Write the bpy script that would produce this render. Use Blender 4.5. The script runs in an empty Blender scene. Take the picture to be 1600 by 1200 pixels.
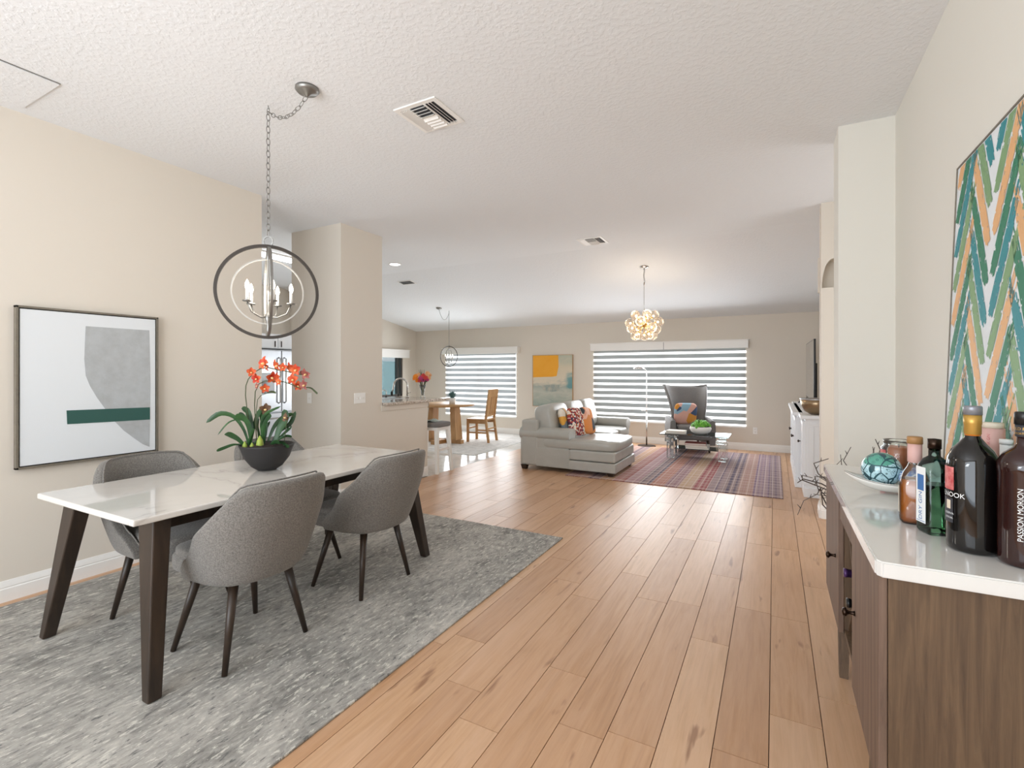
import bpy, bmesh, math, random
from mathutils import Vector, Matrix
random.seed(7)
PI = math.pi
C = bpy.context.scene.collection
SC = bpy.context.scene

# ------------------------------------------------------------------ camera, world, lights, exposure
YAW = math.atan2(410, 760)
cam_d = bpy.data.cameras.new('camera'); cam = bpy.data.objects.new('camera', cam_d); C.objects.link(cam)
cam.location = (0, 0, 1.38); cam.rotation_euler = (PI/2, 0, YAW)
cam_d.sensor_width = 36; cam_d.lens = 760/1600*36; cam_d.shift_y = -19/1600; cam_d.clip_start = 0.02
SC.camera = cam
SC.view_settings.view_transform = 'Standard'; SC.view_settings.look = 'None'
SC.view_settings.gamma = 1; SC.view_settings.use_curve_mapping = False
SC.view_settings.exposure = 0.0
SC.cycles.max_bounces = 10; SC.cycles.diffuse_bounces = 6; SC.cycles.transparent_max_bounces = 16
SC.cycles.sample_clamp_indirect = 6
SC.cycles.use_denoising = True

w = bpy.data.worlds.new('sky'); SC.world = w; w.use_nodes = True
wn = w.node_tree.nodes; bg = wn['Background']
bg.inputs[0].default_value = (0.80, 0.90, 1.0, 1); bg.inputs[1].default_value = 3.2

def area(name, loc, rot, sx, sy, power, col=(1, 1, 1)):
    l = bpy.data.lights.new(name, 'AREA'); l.shape = 'RECTANGLE'; l.size = sx; l.size_y = sy
    l.energy = power; l.color = col
    o = bpy.data.objects.new(name, l); C.objects.link(o); o.location = loc; o.rotation_euler = rot
    return o
# daylight at the blinds ahead; unseen fill lamps added at entry, kitchen and hall
area('entry_fill', (-2.0, -2.45, 1.6), (PI/2, 0, 0), 4.2, 2.4, 82, (0.91, 0.955, 1.0))  # added fill lamp behind the camera, main fill for the near room
area('great_window_daylight', (-1.83, 9.30, 1.10), (-PI/2+0.22, 0, 0), 2.7, 1.3, 74, (0.91, 0.955, 1.0))
area('nook_window_daylight', (-5.95, 9.30, 1.10), (-PI/2+0.22, 0, 0), 1.8, 1.3, 50, (0.91, 0.955, 1.0))
area('kitchen_fill', (-8.1, 3.0, 1.6), (0, -PI/2, 0), 1.4, 1.8, 45, (0.91, 0.955, 1.0))  # added out-of-view fill lamp, brightens the middle of the ceiling
area('hall_fill', (1.55, 4.73, 1.5), (0, PI/2, 0), 2.0, 1.2, 15, (0.91, 0.955, 1.0))  # added lamp in the unseen hall, lifts the room and ceiling

area('ceiling_fill', (-1.7, -1.2, 1.6), (PI-0.75, 0, 0), 0.9, 0.9, 36, (0.91, 0.955, 1.0))  # added fill lamp behind the camera, aimed up to brighten the ceiling

# ------------------------------------------------------------------ materials
def lin(h):
    h = h.lstrip('#'); v = [int(h[i:i+2], 16)/255 for i in (0, 2, 4)]
    return tuple(c/12.92 if c <= 0.04045 else ((c+0.055)/1.055)**2.4 for c in v) + (1,)
class NT:
    def __init__(s, name):
        s.m = bpy.data.materials.new(name); s.m.use_nodes = True; s.t = s.m.node_tree; s.b = s.t.nodes['Principled BSDF']
    def n(s, typ, ins=None, **kw):
        x = s.t.nodes.new(typ)
        for k, v in kw.items(): setattr(x, k, v)
        for k, v in (ins or {}).items(): s.set(x.inputs[k], v)
        return x
    def set(s, sock, v):
        if hasattr(v, 'is_linked') and hasattr(v, 'node'): s.t.links.new(v, sock)
        else: sock.default_value = v
    def ramp(s, fac, stops, interp='LINEAR'):
        r = s.n('ShaderNodeValToRGB', {0: fac}); cr = r.color_ramp; cr.interpolation = interp
        while len(cr.elements) < len(stops): cr.elements.new(0.5)
        for e, (p, c) in zip(cr.elements, stops):
            e.position = p; e.color = lin(c) if isinstance(c, str) else (c, c, c, 1)
        return r.outputs[0]
    def mix(s, fac, a, b, mode='MIX'):
        x = s.n('ShaderNodeMix', data_type='RGBA', blend_type=mode)
        s.set(x.inputs[0], fac); s.set(x.inputs[6], a if not isinstance(a, str) else lin(a)); s.set(x.inputs[7], b if not isinstance(b, str) else lin(b))
        return x.outputs[2]
    def math(s, op, a, b=0.0):
        x = s.n('ShaderNodeMath', {0: a, 1: b}, operation=op); return x.outputs[0]
    def noise(s, vec, scale, detail=3, rough=0.5, dist=0.0):
        x = s.n('ShaderNodeTexNoise', {'Scale': scale, 'Detail': detail, 'Roughness': rough, 'Distortion': dist})
        if vec is not None: s.set(x.inputs['Vector'], vec)
        return x.outputs['Fac']
    def map(s, vec, scale=(1, 1, 1), loc=(0, 0, 0), rot=(0, 0, 0)):
        return s.n('ShaderNodeMapping', {'Vector': vec, 'Scale': scale, 'Location': loc, 'Rotation': rot}).outputs[0]
    def pos(s): return s.n('ShaderNodeNewGeometry').outputs['Position']
    def obj(s): return s.n('ShaderNodeTexCoord').outputs['Object']
    def bump(s, h, strength=0.2, dist=0.01):
        x = s.n('ShaderNodeBump', {'Height': h, 'Strength': strength, 'Distance': dist}); s.set(s.b.inputs['Normal'], x.outputs[0])
    def col(s, c): s.set(s.b.inputs['Base Color'], c)
def mat(name, c, rough=0.5, metal=0.0, trans=0.0, ior=1.45, coat=0.0, emit=None, es=0.0, bump=None, alpha=None, vary=None, sheen=0):
    n = NT(name); b = n.b
    col = lin(c); b.inputs['Base Color'].default_value = col
    b.inputs['Roughness'].default_value = rough; b.inputs['Metallic'].default_value = metal
    b.inputs['Transmission Weight'].default_value = trans; b.inputs['IOR'].default_value = ior
    b.inputs['Coat Weight'].default_value = coat; b.inputs['Sheen Weight'].default_value = sheen
    if emit: b.inputs['Emission Color'].default_value = lin(emit); b.inputs['Emission Strength'].default_value = es
    if vary:
        f = n.noise(n.obj(), vary[0], 4, 0.6); n.col(n.mix(n.ramp(f, [(0.35, 0), (0.68, 1.0)]), c, vary[1]))
    if bump: n.bump(n.noise(n.obj(), bump[0], 4), bump[1], bump[2] if len(bump) > 2 else 0.005)
    return n.m

WALL = '#dad2c6'
M = {}
M['wall'] = mat('beige_wall_paint', WALL, 0.75, bump=(160, 0.06))
M['wall_light'] = mat('cream_wall_paint', '#dedbd2', 0.75, bump=(160, 0.06))
M['white'] = mat('white_trim_paint', '#eeece8', 0.4)
M['cabinet_white'] = mat('white_cabinet_paint', '#eceef0', 0.38)
n = NT('textured_ceiling_paint'); n.b.inputs['Roughness'].default_value = 0.9; n.col(lin('#e6e8ea'))
f1 = n.noise(n.pos(), 38, 3, 0.55); f2 = n.ramp(f1, [(0.46, 0), (0.6, 1.0)]); n.bump(f2, 0.30, 0.004); M['ceiling'] = n.m
# wood floor
n = NT('oak_plank'); r = n.n('ShaderNodeObjectInfo').outputs['Random']
off = n.n('ShaderNodeCombineXYZ', {0: n.math('MULTIPLY', r, 37.0), 1: n.math('MULTIPLY', r, 91.0), 2: 0.0}).outputs[0]
p = n.n('ShaderNodeVectorMath', {0: n.pos(), 1: off}, operation='ADD').outputs[0]
g = n.noise(n.map(p, (46, 2.6, 1)), 1.0, 7, 0.65, 0.5)
g2 = n.noise(n.map(p, (7, 1.1, 1)), 1.0, 4, 0.6, 1.2)
kn = n.noise(n.map(p, (13, 2.3, 1)), 1.0, 3, 0.5, 0.3)
base = n.ramp(g, [(0.25, '#b58e6b'), (0.5, '#c9a17c'), (0.75, '#d4af8c')])
base = n.mix(n.ramp(g2, [(0.35, 0.0), (0.7, 0.6)]), base, '#d6b396')
base = n.mix(n.ramp(kn, [(0.655, 0.0), (0.73, 0.75)]), base, '#8b6246')
tone = n.ramp(r, [(0.0, '#e6ddd6'), (0.5, '#f5efea'), (1.0, '#ffffff')])
n.col(n.mix(1.0, base, tone, 'MULTIPLY'))
n.b.inputs['Roughness'].default_value = 0.36; n.b.inputs['Specular IOR Level'].default_value = 0.5
n.bump(g, 0.08, 0.002); M['plank'] = n.m
M['underlay'] = mat('dark_underlay', '#7d5c43', 0.9)
n = NT('glossy_white_tile'); r = n.n('ShaderNodeObjectInfo').outputs['Random']
f = n.noise(n.map(n.pos(), (3, 3, 1)), 1.4, 5, 0.6, 1.5)
n.col(n.mix(n.ramp(f, [(0.42, 0), (0.7, 0.8)]), '#e6e5e2', '#cfcdc9')); n.b.inputs['Roughness'].default_value = 0.10; M['tile'] = n.m
M['grout'] = mat('grey_grout', '#aba7a0', 0.9)
# rugs
n = NT('distressed_grey_rug'); q = n.pos()
a = n.noise(n.map(q, (30, 11, 1)), 1.0, 9, 0.72, 0.5); b_ = n.noise(n.map(q, (3.0, 1.5, 1)), 1.0, 5, 0.6, 0.8)
c_ = n.noise(n.map(q, (58, 16, 1)), 1.0, 5, 0.7, 0.4)
c0 = n.ramp(n.math('ADD', n.math('MULTIPLY', a, 0.52), n.math('MULTIPLY', b_, 0.48)), [(0.37, '#716f6b'), (0.46, '#918e88'), (0.55, '#aaa69f'), (0.66, '#c6c2b8')])
c1 = n.mix(n.ramp(c_, [(0.57, 0), (0.60, 0.85)]), c0, '#cfcbc1'); c1 = n.mix(n.ramp(c_, [(0.36, 0.8), (0.41, 0)]), c1, '#545454')
n.col(c1); n.b.inputs['Roughness'].default_value = 0.95; n.bump(c_, 0.25, 0.003); M['grey_rug'] = n.m
n = NT('pale_nook_rug'); a = n.noise(n.pos(), 9, 6, 0.7); n.col(n.ramp(a, [(0.4, '#c3c2bf'), (0.6, '#dedcd8')])); n.b.inputs['Roughness'].default_value = 0.95; M['pale_rug'] = n.m
n = NT('plaid_rug'); q = n.pos(); sx = n.n('ShaderNodeSeparateXYZ', {0: q}); X, Y = sx.outputs[0], sx.outputs[1]
pal = ['#8c4a50', '#b98a78', '#6b4a63', '#c59a6e', '#9b3f45', '#a77f93', '#58506a', '#b5654f', '#8a5f7a', '#cbb18e', '#a03c4c', '#7d6f86', '#5d5470', '#b58f86', '#8d7796', '#6d5f7c']
u = n.math('MULTIPLY', n.math('ADD', X, 2.45), 1/2.55)
stops = [(i/16, pal[i]) for i in range(16)]
st = n.ramp(u, stops, 'CONSTANT')
un = n.noise(n.n('ShaderNodeCombineXYZ', {0: n.math('MULTIPLY', X, 26)}).outputs[0], 1.0, 3, 0.7)
st = n.mix(n.ramp(un, [(0.44, 0), (0.5, 0.45)], ), st, '#d3bcae')
st = n.mix(n.ramp(un, [(0.30, 0.7), (0.38, 0)]), st, '#4b3f4d')
vn = n.noise(n.n('ShaderNodeCombineXYZ', {1: n.math('MULTIPLY', Y, 24)}).outputs[0], 1.0, 3, 0.7)
st = n.mix(n.ramp(vn, [(0.52, 0), (0.6, 0.5)]), st, '#e0d3c8')
st = n.mix(n.ramp(vn, [(0.36, 0.35), (0.43, 0)]), st, '#5b4450')
for (ax, per) in ((X, 0.085), (Y, 0.16)):
    fr = n.math('FRACT', n.math('DIVIDE', n.math('ADD', ax, 20), per)); ln = n.math('LESS_THAN', fr, 0.10)
    st = n.mix(n.math('MULTIPLY', ln, 0.6), st, '#eadfd6')
n.col(n.mix(1.0, st, '#e0d8d8', 'MULTIPLY')); n.b.inputs['Roughness'].default_value = 0.95; M['plaid'] = n.m
# stone
def marble(name, c, vein, scale, rough=0.08):
    n = NT(name); q = n.pos()
    d = n.noise(n.map(q, (1, 1.6, 1), rot=(0, 0, 0.6)), scale, 5, 0.5, 1.3)
    v = n.ramp(n.math('ABSOLUTE', n.math('SUBTRACT', d, 0.5)), [(0.0, 0.6), (0.008, 0.15), (0.045, 0.0)])
    e = n.noise(q, 1.6, 4, 0.6, 1.0)
    k = n.mix(n.math('MULTIPLY', n.ramp(e, [(0.45, 0), (0.65, 1.0)]), 0.35), c, '#cfccc8')
    n.col(n.mix(v, k, vein)); n.b.inputs['Roughness'].default_value = rough; n.b.inputs['Coat Weight'].default_value = 0.3; return n.m
M['marble'] = marble('white_marble', '#dedad4', '#b4b0ab', 0.75, 0.05)
M['quartz'] = marble('white_quartz', '#dcdad6', '#cfcdc9', 0.9)
n = NT('speckled_granite'); a = n.noise(n.obj(), 60, 4, 0.7); n.col(n.ramp(a, [(0.38, '#6d6259'), (0.48, '#b9ab9d'), (0.6, '#ded5ca')])); n.b.inputs['Roughness'].default_value = 0.12; M['granite'] = n.m
# wood / fabric
def wood(name, dark, light, sc=(3, 40, 3), rough=0.45):
    n = NT(name); a = n.noise(n.map(n.obj(), sc), 1.0, 6, 0.65, 0.6)
    n.col(n.ramp(a, [(0.3, dark), (0.7, light)])); n.b.inputs['Roughness'].default_value = rough; n.bump(a, 0.1, 0.002); return n.m
M['dark_wood'] = wood('espresso_wood', '#221912', '#392b20', (22, 22, 2), 0.4)
M['side_wood'] = wood('brown_stained_wood', '#4a3828', '#6b543d', (60, 60, 3), 0.55)
M['door_wood'] = wood('weathered_brown_wood', '#574438', '#7d6555', (40, 40, 2.0), 0.55)
M['nook_wood'] = wood('honey_wood', '#a37a4e', '#c29867', (12, 12, 3), 0.45)
n = NT('grey_tweed_fabric'); a = n.noise(n.obj(), 170, 5, 0.75); b_ = n.noise(n.obj(), 420, 2, 0.5)
n.col(n.mix(n.ramp(a, [(0.4, 0), (0.6, 1.0)]), '#64605c', '#86827c')); n.b.inputs['Roughness'].default_value = 0.95; n.b.inputs['Sheen Weight'].default_value = 0.15; n.bump(b_, 0.3, 0.002); M['tweed'] = n.m
M['charcoal_fabric'] = mat('charcoal_fabric', '#7d7a77', 0.8, bump=(200, 0.2), vary=(120, '#6e6b69'))
M['sofa'] = mat('pale_grey_leather', '#a8a7a0', 0.33, bump=(9, 0.25, 0.02), vary=(5, '#aeada7'))
M['black'] = mat('black_plastic', '#181818', 0.35)
M['chrome'] = mat('brushed_nickel', '#c8c6c2', 0.22, 1.0)
M['pewter'] = mat('pewter_metal', '#8f8d89', 0.4, 0.85)
M['steel'] = mat('stainless_steel', '#b9bcc0', 0.28, 0.9)
M['knob'] = mat('dark_bronze', '#3a2d25', 0.3, 0.9)
M['ring'] = mat('weathered_grey_ring', '#45403c', 0.5, 0.4)
M['ring_in'] = mat('satin_silver_ring', '#b9b6b1', 0.45, 0.5)
M['frame'] = mat('taupe_frame', '#77706350'[:7], 0.45, vary=(30, '#6b6459'))
M['canvas'] = mat('white_canvas', '#dde1e4', 0.8, bump=(300, 0.1))
M['paint_grey'] = mat('grey_paint', '#b4b8ba', 0.75, vary=(14, '#a9abac'), bump=(60, 0.2))
M['paint_green'] = mat('deep_green_paint', '#2f5750', 0.6)
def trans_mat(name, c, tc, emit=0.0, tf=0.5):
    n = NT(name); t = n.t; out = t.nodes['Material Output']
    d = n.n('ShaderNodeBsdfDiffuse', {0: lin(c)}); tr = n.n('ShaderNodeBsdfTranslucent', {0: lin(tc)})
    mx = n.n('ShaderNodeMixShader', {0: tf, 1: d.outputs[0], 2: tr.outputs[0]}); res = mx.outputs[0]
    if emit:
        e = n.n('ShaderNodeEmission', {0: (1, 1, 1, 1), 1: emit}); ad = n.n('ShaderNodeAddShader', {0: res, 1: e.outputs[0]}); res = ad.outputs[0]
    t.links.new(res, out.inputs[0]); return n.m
M['band'] = trans_mat('grey_blind_fabric', '#a9a9a8', '#dcdcda', 0, 0.50)
M['band_light'] = trans_mat('light_grey_blind_fabric', '#bcbcbd', '#e0e0e0', 0, 0.58)
M['sheer'] = trans_mat('glowing_sheer_fabric', '#f5f5f5', '#ffffff', 0.8, 0.6)  # emission added so the sheer bands glow as if backlit
n = NT('clear_glass'); t = n.t; gl = n.n('ShaderNodeBsdfGlossy', {'Roughness': 0.02}); tp = n.n('ShaderNodeBsdfTransparent', {0: (0.96, 0.98, 0.97, 1)})
fr = n.n('ShaderNodeLayerWeight', {0: 0.35}); fx = n.math('MULTIPLY', fr.outputs['Fresnel'], 0.9)
mx = n.n('ShaderNodeMixShader', {0: fx, 1: tp.outputs[0], 2: gl.outputs[0]}); t.links.new(mx.outputs[0], t.nodes['Material Output'].inputs[0]); M['glass'] = n.m
def tinted(name, c, k=0.35):
    n = NT(name); t = n.t; gl = n.n('ShaderNodeBsdfGlossy', {'Roughness': 0.03}); tp = n.n('ShaderNodeBsdfTransparent', {0: lin(c)})
    fr = n.n('ShaderNodeLayerWeight', {0: k}); mx = n.n('ShaderNodeMixShader', {0: fr.outputs['Fresnel'], 1: tp.outputs[0], 2: gl.outputs[0]})
    t.links.new(mx.outputs[0], t.nodes['Material Output'].inputs[0]); return n.m
M['teal_glass'] = tinted('teal_tinted_glass', '#d6efed')
n = NT('smoky_bubble_glass'); t = n.t; gl = n.n('ShaderNodeBsdfGlossy', {'Roughness': 0.05}); tp = n.n('ShaderNodeBsdfTransparent', {0: lin('#fbf4ec')}); tl = n.n('ShaderNodeBsdfTranslucent', {0: lin('#fff6ea')})
mx1 = n.n('ShaderNodeMixShader', {0: 0.07, 1: tp.outputs[0], 2: tl.outputs[0]}); fr = n.n('ShaderNodeLayerWeight', {0: 0.22}); mx = n.n('ShaderNodeMixShader', {0: n.math('MULTIPLY', fr.outputs['Fresnel'], 0.5), 1: mx1.outputs[0], 2: gl.outputs[0]})
t.links.new(mx.outputs[0], t.nodes['Material Output'].inputs[0]); M['bubble_glass'] = n.m
M['table_glass'] = tinted('greenish_table_glass', '#c3d6d2', 0.5)
M['crystal'] = mat('clear_acrylic_block', '#f4fafa', 0.03, trans=0.92, ior=1.3)
M['dark_bottle'] = mat('near_black_glass', '#0b0909', 0.06, coat=0.5)
M['brown_bottle'] = mat('dark_brown_glass', '#2a1210', 0.06, coat=0.5)
M['amber'] = mat('amber_liquor', '#cf7a1c', 0.08, coat=0.6, vary=(9, '#b05a12'))
M['gold'] = mat('gold_foil', '#c39a4e', 0.35, 0.5)
M['cap_grey'] = mat('grey_cap', '#8d8f96', 0.35, 0.4)
M['wood_cap'] = mat('tan_wood_cap', '#a67c4e', 0.5)
M['label_cream'] = mat('cream_label', '#e6dccb', 0.6, vary=(30, '#d8c9b2'))
M['label_white'] = mat('white_label', '#e9ebea', 0.5)
M['label_red'] = mat('red_label', '#b5494c', 0.5, vary=(60, '#d98a86'))
M['label_black'] = mat('charcoal_label', '#3a3a3f', 0.5)
M['label_pink'] = mat('pink_label', '#d3aaa2', 0.6)
M['blue_ink'] = mat('blue_print', '#3f6fa8', 0.5)
M['wax'] = mat('orange_candle_wax', '#b0633a', 0.45, vary=(12, '#9a5230'))
M['bowl_black'] = mat('matte_black_ceramic', '#282626', 0.6)
M['soil'] = mat('dark_soil', '#2e2420', 0.95, bump=(60, 0.8, 0.02))
M['leaf'] = mat('orchid_leaf_green', '#1d3b22', 0.4, vary=(9, '#335a2c'))
M['leaf2'] = mat('yellow_green_bulb', '#a8b552', 0.45, vary=(14, '#7f9a3e'))
M['stem'] = mat('dark_stem', '#45502f', 0.6)
M['petal'] = mat('red_orange_petal', '#bd2f26', 0.55, vary=(22, '#e0763f'))
M['petal_pink'] = mat('dusty_pink_petal', '#a8655c', 0.6, vary=(50, '#8a4c48'))
M['petal_brown'] = mat('brown_dry_petal', '#6f5440', 0.7)
M['lip'] = mat('cream_orchid_lip', '#e9c58a', 0.6)
M['bulb'] = mat('lit_bulb', '#ffffff', 0.3, emit='#fff3df', es=6)
M['bulb_warm'] = mat('warm_lit_filament', '#ffffff', 0.3, emit='#ffe6bf', es=9)
M['lamp_white'] = mat('lit_ceiling_panel', '#ffffff', 0.3, emit='#ffffff', es=9.0)
M['void'] = mat('dark_duct', '#55565a', 0.9)
M['screen'] = mat('dark_tv_screen', '#6b6863', 0.12, coat=0.5)
M['twig'] = mat('grey_brown_twig', '#5a524c', 0.8)
M['paper'] = mat('book_pages', '#e4ded4', 0.8)
M['brush_green'] = mat('paint_emerald', '#2f7d5f', 0.6); M['brush_sage'] = mat('paint_sage', '#7fa274', 0.6)
M['brush_teal'] = mat('paint_teal', '#2e8a92', 0.6); M['brush_peach'] = mat('paint_peach', '#e2b07c', 0.6)
M['red_book'] = mat('red_book_cover', '#a8453c', 0.5); M['grey_book'] = mat('grey_book_cover', '#b8b6b2', 0.5)
M['bright_green'] = mat('lime_leaf', '#5fa832', 0.5, vary=(40, '#7cc24a'))
M['blue_green'] = mat('blue_green_leaf', '#5c7f80', 0.6)
M['succ'] = mat('lavender_sprig', '#7c8fa8', 0.6)
M['teal_wall'] = mat('aqua_lanai_wall', '#cdeef0', 0.8)

# ------------------------------------------------------------------ mesh helpers
def setmi(faces, mi):
    for f in faces: f.material_index = mi
    return faces
def box(bm, x0, x1, y0, y1, z0, z1, bev=0.0, mi=0, seg=2):
    v = [bm.verts.new((x, y, z)) for z in (z0, z1) for y in (y0, y1) for x in (x0, x1)]
    F = [bm.faces.new([v[i] for i in q]) for q in ((0, 2, 3, 1), (4, 5, 7, 6), (0, 1, 5, 4), (2, 6, 7, 3), (0, 4, 6, 2), (1, 3, 7, 5))]
    setmi(F, mi)
    if bev:
        ed = list({e for f in F for e in f.edges})
        r = bmesh.ops.bevel(bm, geom=ed, offset=bev, segments=seg, affect='EDGES', profile=0.5); setmi(r['faces'], mi)
    return v
def hexa(bm, bot, top, mi=0, bev=0.0):
    """bot, top: four points each, counter-clockwise from above"""
    v = [bm.verts.new(p) for p in bot] + [bm.verts.new(p) for p in top]
    F = [bm.faces.new([v[i] for i in q]) for q in ((3, 2, 1, 0), (4, 5, 6, 7), (0, 1, 5, 4), (1, 2, 6, 5), (2, 3, 7, 6), (3, 0, 4, 7))]
    setmi(F, mi)
    if bev:
        ed = list({e for f in F for e in f.edges}); r = bmesh.ops.bevel(bm, geom=ed, offset=bev, segments=2, affect='EDGES', profile=0.5); setmi(r['faces'], mi)
def lathe(bm, prof, seg=24, c=(0, 0, 0), mi=0, sx=1.0, sy=1.0, mat4=None):
    rings = []
    for r, z in prof:
        if r < 1e-6: rings.append([bm.verts.new((c[0], c[1], c[2]+z))])
        else: rings.append([bm.verts.new((c[0]+r*sx*math.cos(2*PI*i/seg), c[1]+r*sy*math.sin(2*PI*i/seg), c[2]+z)) for i in range(seg)])
    for a, b in zip(rings, rings[1:]):
        for i in range(seg):
            j = (i+1) % seg
            if len(a) == 1 and len(b) == 1: continue
            if len(a) == 1: f = bm.faces.new((a[0], b[i], b[j]))
            elif len(b) == 1: f = bm.faces.new((a[i], a[j], b[0]))
            else: f = bm.faces.new((a[i], a[j], b[j], b[i]))
            f.material_index = mi; f.smooth = True
    if mat4: bmesh.ops.transform(bm, matrix=mat4, verts=[v for r in rings for v in r])
    return rings
def tube(bm, pts, rad, seg=8, closed=False, mi=0, cap=True):
    pts = [Vector(p) for p in pts]; n = len(pts)
    if not hasattr(rad, '__len__'): rad = [rad]*n
    rings = []; up = None
    for i, p in enumerate(pts):
        if closed: t = (pts[(i+1) % n]-pts[i-1])
        else: t = pts[min(i+1, n-1)]-pts[max(i-1, 0)]
        t.normalize()
        if up is None:
            up = Vector((0, 0, 1)) if abs(t.z) < 0.9 else Vector((1, 0, 0))
        s = t.cross(up)
        if s.length < 1e-5: s = t.cross(Vector((0, 1, 0)))
        s.normalize(); up = s.cross(t).normalized()
        rings.append([bm.verts.new(p + (s*math.cos(2*PI*k/seg)+up*math.sin(2*PI*k/seg))*rad[i]) for k in range(seg)])
    m = n if closed else n-1
    for i in range(m):
        a, b = rings[i], rings[(i+1) % n]
        for k in range(seg):
            f = bm.faces.new((a[k], a[(k+1) % seg], b[(k+1) % seg], b[k])); f.smooth = True; f.material_index = mi
    if cap and not closed:
        for r in (rings[0][::-1], rings[-1]):
            f = bm.faces.new(r); f.material_index = mi
def sphere(bm, c, r, mi=0, seg=16, sc=(1, 1, 1)):
    m = Matrix.Translation(c) @ Matrix.Diagonal((sc[0]*r, sc[1]*r, sc[2]*r, 1))
    g = bmesh.ops.create_uvsphere(bm, u_segments=seg, v_segments=max(6, seg//2+2), radius=1, matrix=m)
    for v in g['verts']:
        for f in v.link_faces: f.material_index = mi; f.smooth = True
def cushion(bm, c, h, e=0.35, nu=28, nv=16, mi=0, mat4=None, tuft=None):
    """superellipsoid cushion; h half sizes, smaller e = boxier"""
    sp = lambda v, k: math.copysign(abs(v)**k, v)
    grid = []
    for j in range(nv+1):
        ph = -PI/2+PI*j/nv; row = []
        for i in range(nu):
            th = 2*PI*i/nu
            x = sp(math.cos(ph), e)*sp(math.cos(th), e); y = sp(math.cos(ph), e)*sp(math.sin(th), e); z = sp(math.sin(ph), e)
            row.append(Vector((x*h[0], y*h[1], z*h[2])))
        grid.append(row)
    V = []
    for row in grid:
        V.append([bm.verts.new(p) for p in row])
    for j in range(nv):
        for i in range(nu):
            k = (i+1) % nu
            f = bm.faces.new((V[j][i], V[j][k], V[j+1][k], V[j+1][i])); f.smooth = True; f.material_index = mi
    vs = [v for r in V for v in r]
    bmesh.ops.remove_doubles(bm, verts=vs, dist=1e-5)
    vs = [v for v in vs if v.is_valid]
    m = Matrix.Translation(c)
    if mat4: m = m @ mat4
    bmesh.ops.transform(bm, matrix=m, verts=vs)
def grid(bm, fn, nu, nv, mi=0, closed_u=False, smooth=True):
    V = [[bm.verts.new(fn(i/nu, j/nv)) for i in range(nu if closed_u else nu+1)] for j in range(nv+1)]
    for j in range(nv):
        for i in range(nu):
            k = (i+1) % len(V[0]) if closed_u else i+1
            f = bm.faces.new((V[j][i], V[j][k], V[j+1][k], V[j+1][i])); f.smooth = smooth; f.material_index = mi
    return V
def prism(bm, pts, d, mi=0):
    """pts: closed loop of 3D points, d: extrusion vector"""
    a = [bm.verts.new(p) for p in pts]; b = [bm.verts.new(Vector(p)+Vector(d)) for p in pts]
    F = [bm.faces.new(a[::-1]), bm.faces.new(b)]
    for i in range(len(a)):
        j = (i+1) % len(a); F.append(bm.faces.new((a[i], a[j], b[j], b[i])))
    setmi(F, mi)
def obj(name, bm, m, parent=None, smooth=False):
    me = bpy.data.meshes.new(name); bmesh.ops.recalc_face_normals(bm, faces=bm.faces[:])
    if smooth:
        for f in bm.faces: f.smooth = True
    bm.to_mesh(me); bm.free()
    for x in (m if isinstance(m, (list, tuple)) else [m]): me.materials.append(M[x] if isinstance(x, str) else x)
    o = bpy.data.objects.new(name, me); C.objects.link(o)
    if parent: o.parent = parent
    return o
B = bmesh.new
def tag(o, label, cat, group=None):
    o['label'] = label; o['category'] = cat
    if group: o['group'] = group
    return o
def thing(name, label, cat, loc=(0, 0, 0), rz=0.0, group=None):
    o = bpy.data.objects.new(name, None); C.objects.link(o); o.location = loc; o.rotation_euler = (0, 0, rz)
    o.empty_display_size = 0.1
    return tag(o, label, cat, group)
def struct(name, bm, m, smooth=False, parent=None):
    o = obj(name, bm, m, parent, smooth)
    if parent is None: o['kind'] = 'structure'
    return o
def dup(root, loc, rz, label, group=None):
    def cp(o, par):
        c = o.copy(); C.objects.link(c)
        if par: c.parent = par
        for ch in list(o.children): cp(ch, c)
        return c
    r = cp(root, None); r.location = loc; r.rotation_euler = (0, 0, rz); r['label'] = label
    if group: r['group'] = group
    return r
def inst(name, src, parent, loc=(0, 0, 0), rot=(0, 0, 0), scale=(1, 1, 1)):
    c = bpy.data.objects.new(name, src.data); C.objects.link(c); c.parent = parent
    c.location = loc; c.rotation_euler = rot; c.scale = scale; return c

# ------------------------------------------------------------------ room shell
HC = 2.97; YB = 6.0; YF = 9.51; HF = 2.38; XL = -4.07; XR = 0.66; XN = -7.84; XK = -8.2; YK = -2.6
def ceil_z(y): return HC if y <= YB else HC-(y-YB)*(HC-HF)/(YF-YB)
bm = B(); box(bm, XK-0.2, 2.6, YK, YF+0.2, -0.12, -0.02); floor = struct('floor', bm, 'underlay')
# planks
PW = 0.182; XP0 = -0.018; XT = XP0-22*PW+0.03
bm = B(); box(bm, 0.0012, PW-0.0012, 0, 1.0, -0.02, 0.0, 0); pl0 = None
meshes = {}
def plank(x, y0, ln):
    key = round(ln, 2)
    if key not in meshes:
        bm = B(); L = ln; W = PW
        g = 0.0007; c = 0.0009
        hexa(bm, [(g, g, -0.02), (W-g, g, -0.02), (W-g, L-g, -0.02), (g, L-g, -0.02)], [(g+c, g+c, 0), (W-g-c, g+c, 0), (W-g-c, L-g-c, 0), (g+c, L-g-c, 0)])
        me = bpy.data.meshes.new('plank'); bmesh.ops.recalc_face_normals(bm, faces=bm.faces[:]); bm.to_mesh(me); bm.free(); me.materials.append(M['plank']); meshes[key] = me
    o = bpy.data.objects.new('plank', meshes[key]); C.objects.link(o); o.parent = floor; o.location = (x, y0, 0)
bm.free()
rr = random.Random(3)
k0 = math.floor((XL-XP0)/PW); k1 = math.ceil((1.3-XP0)/PW)
under = B()
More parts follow.
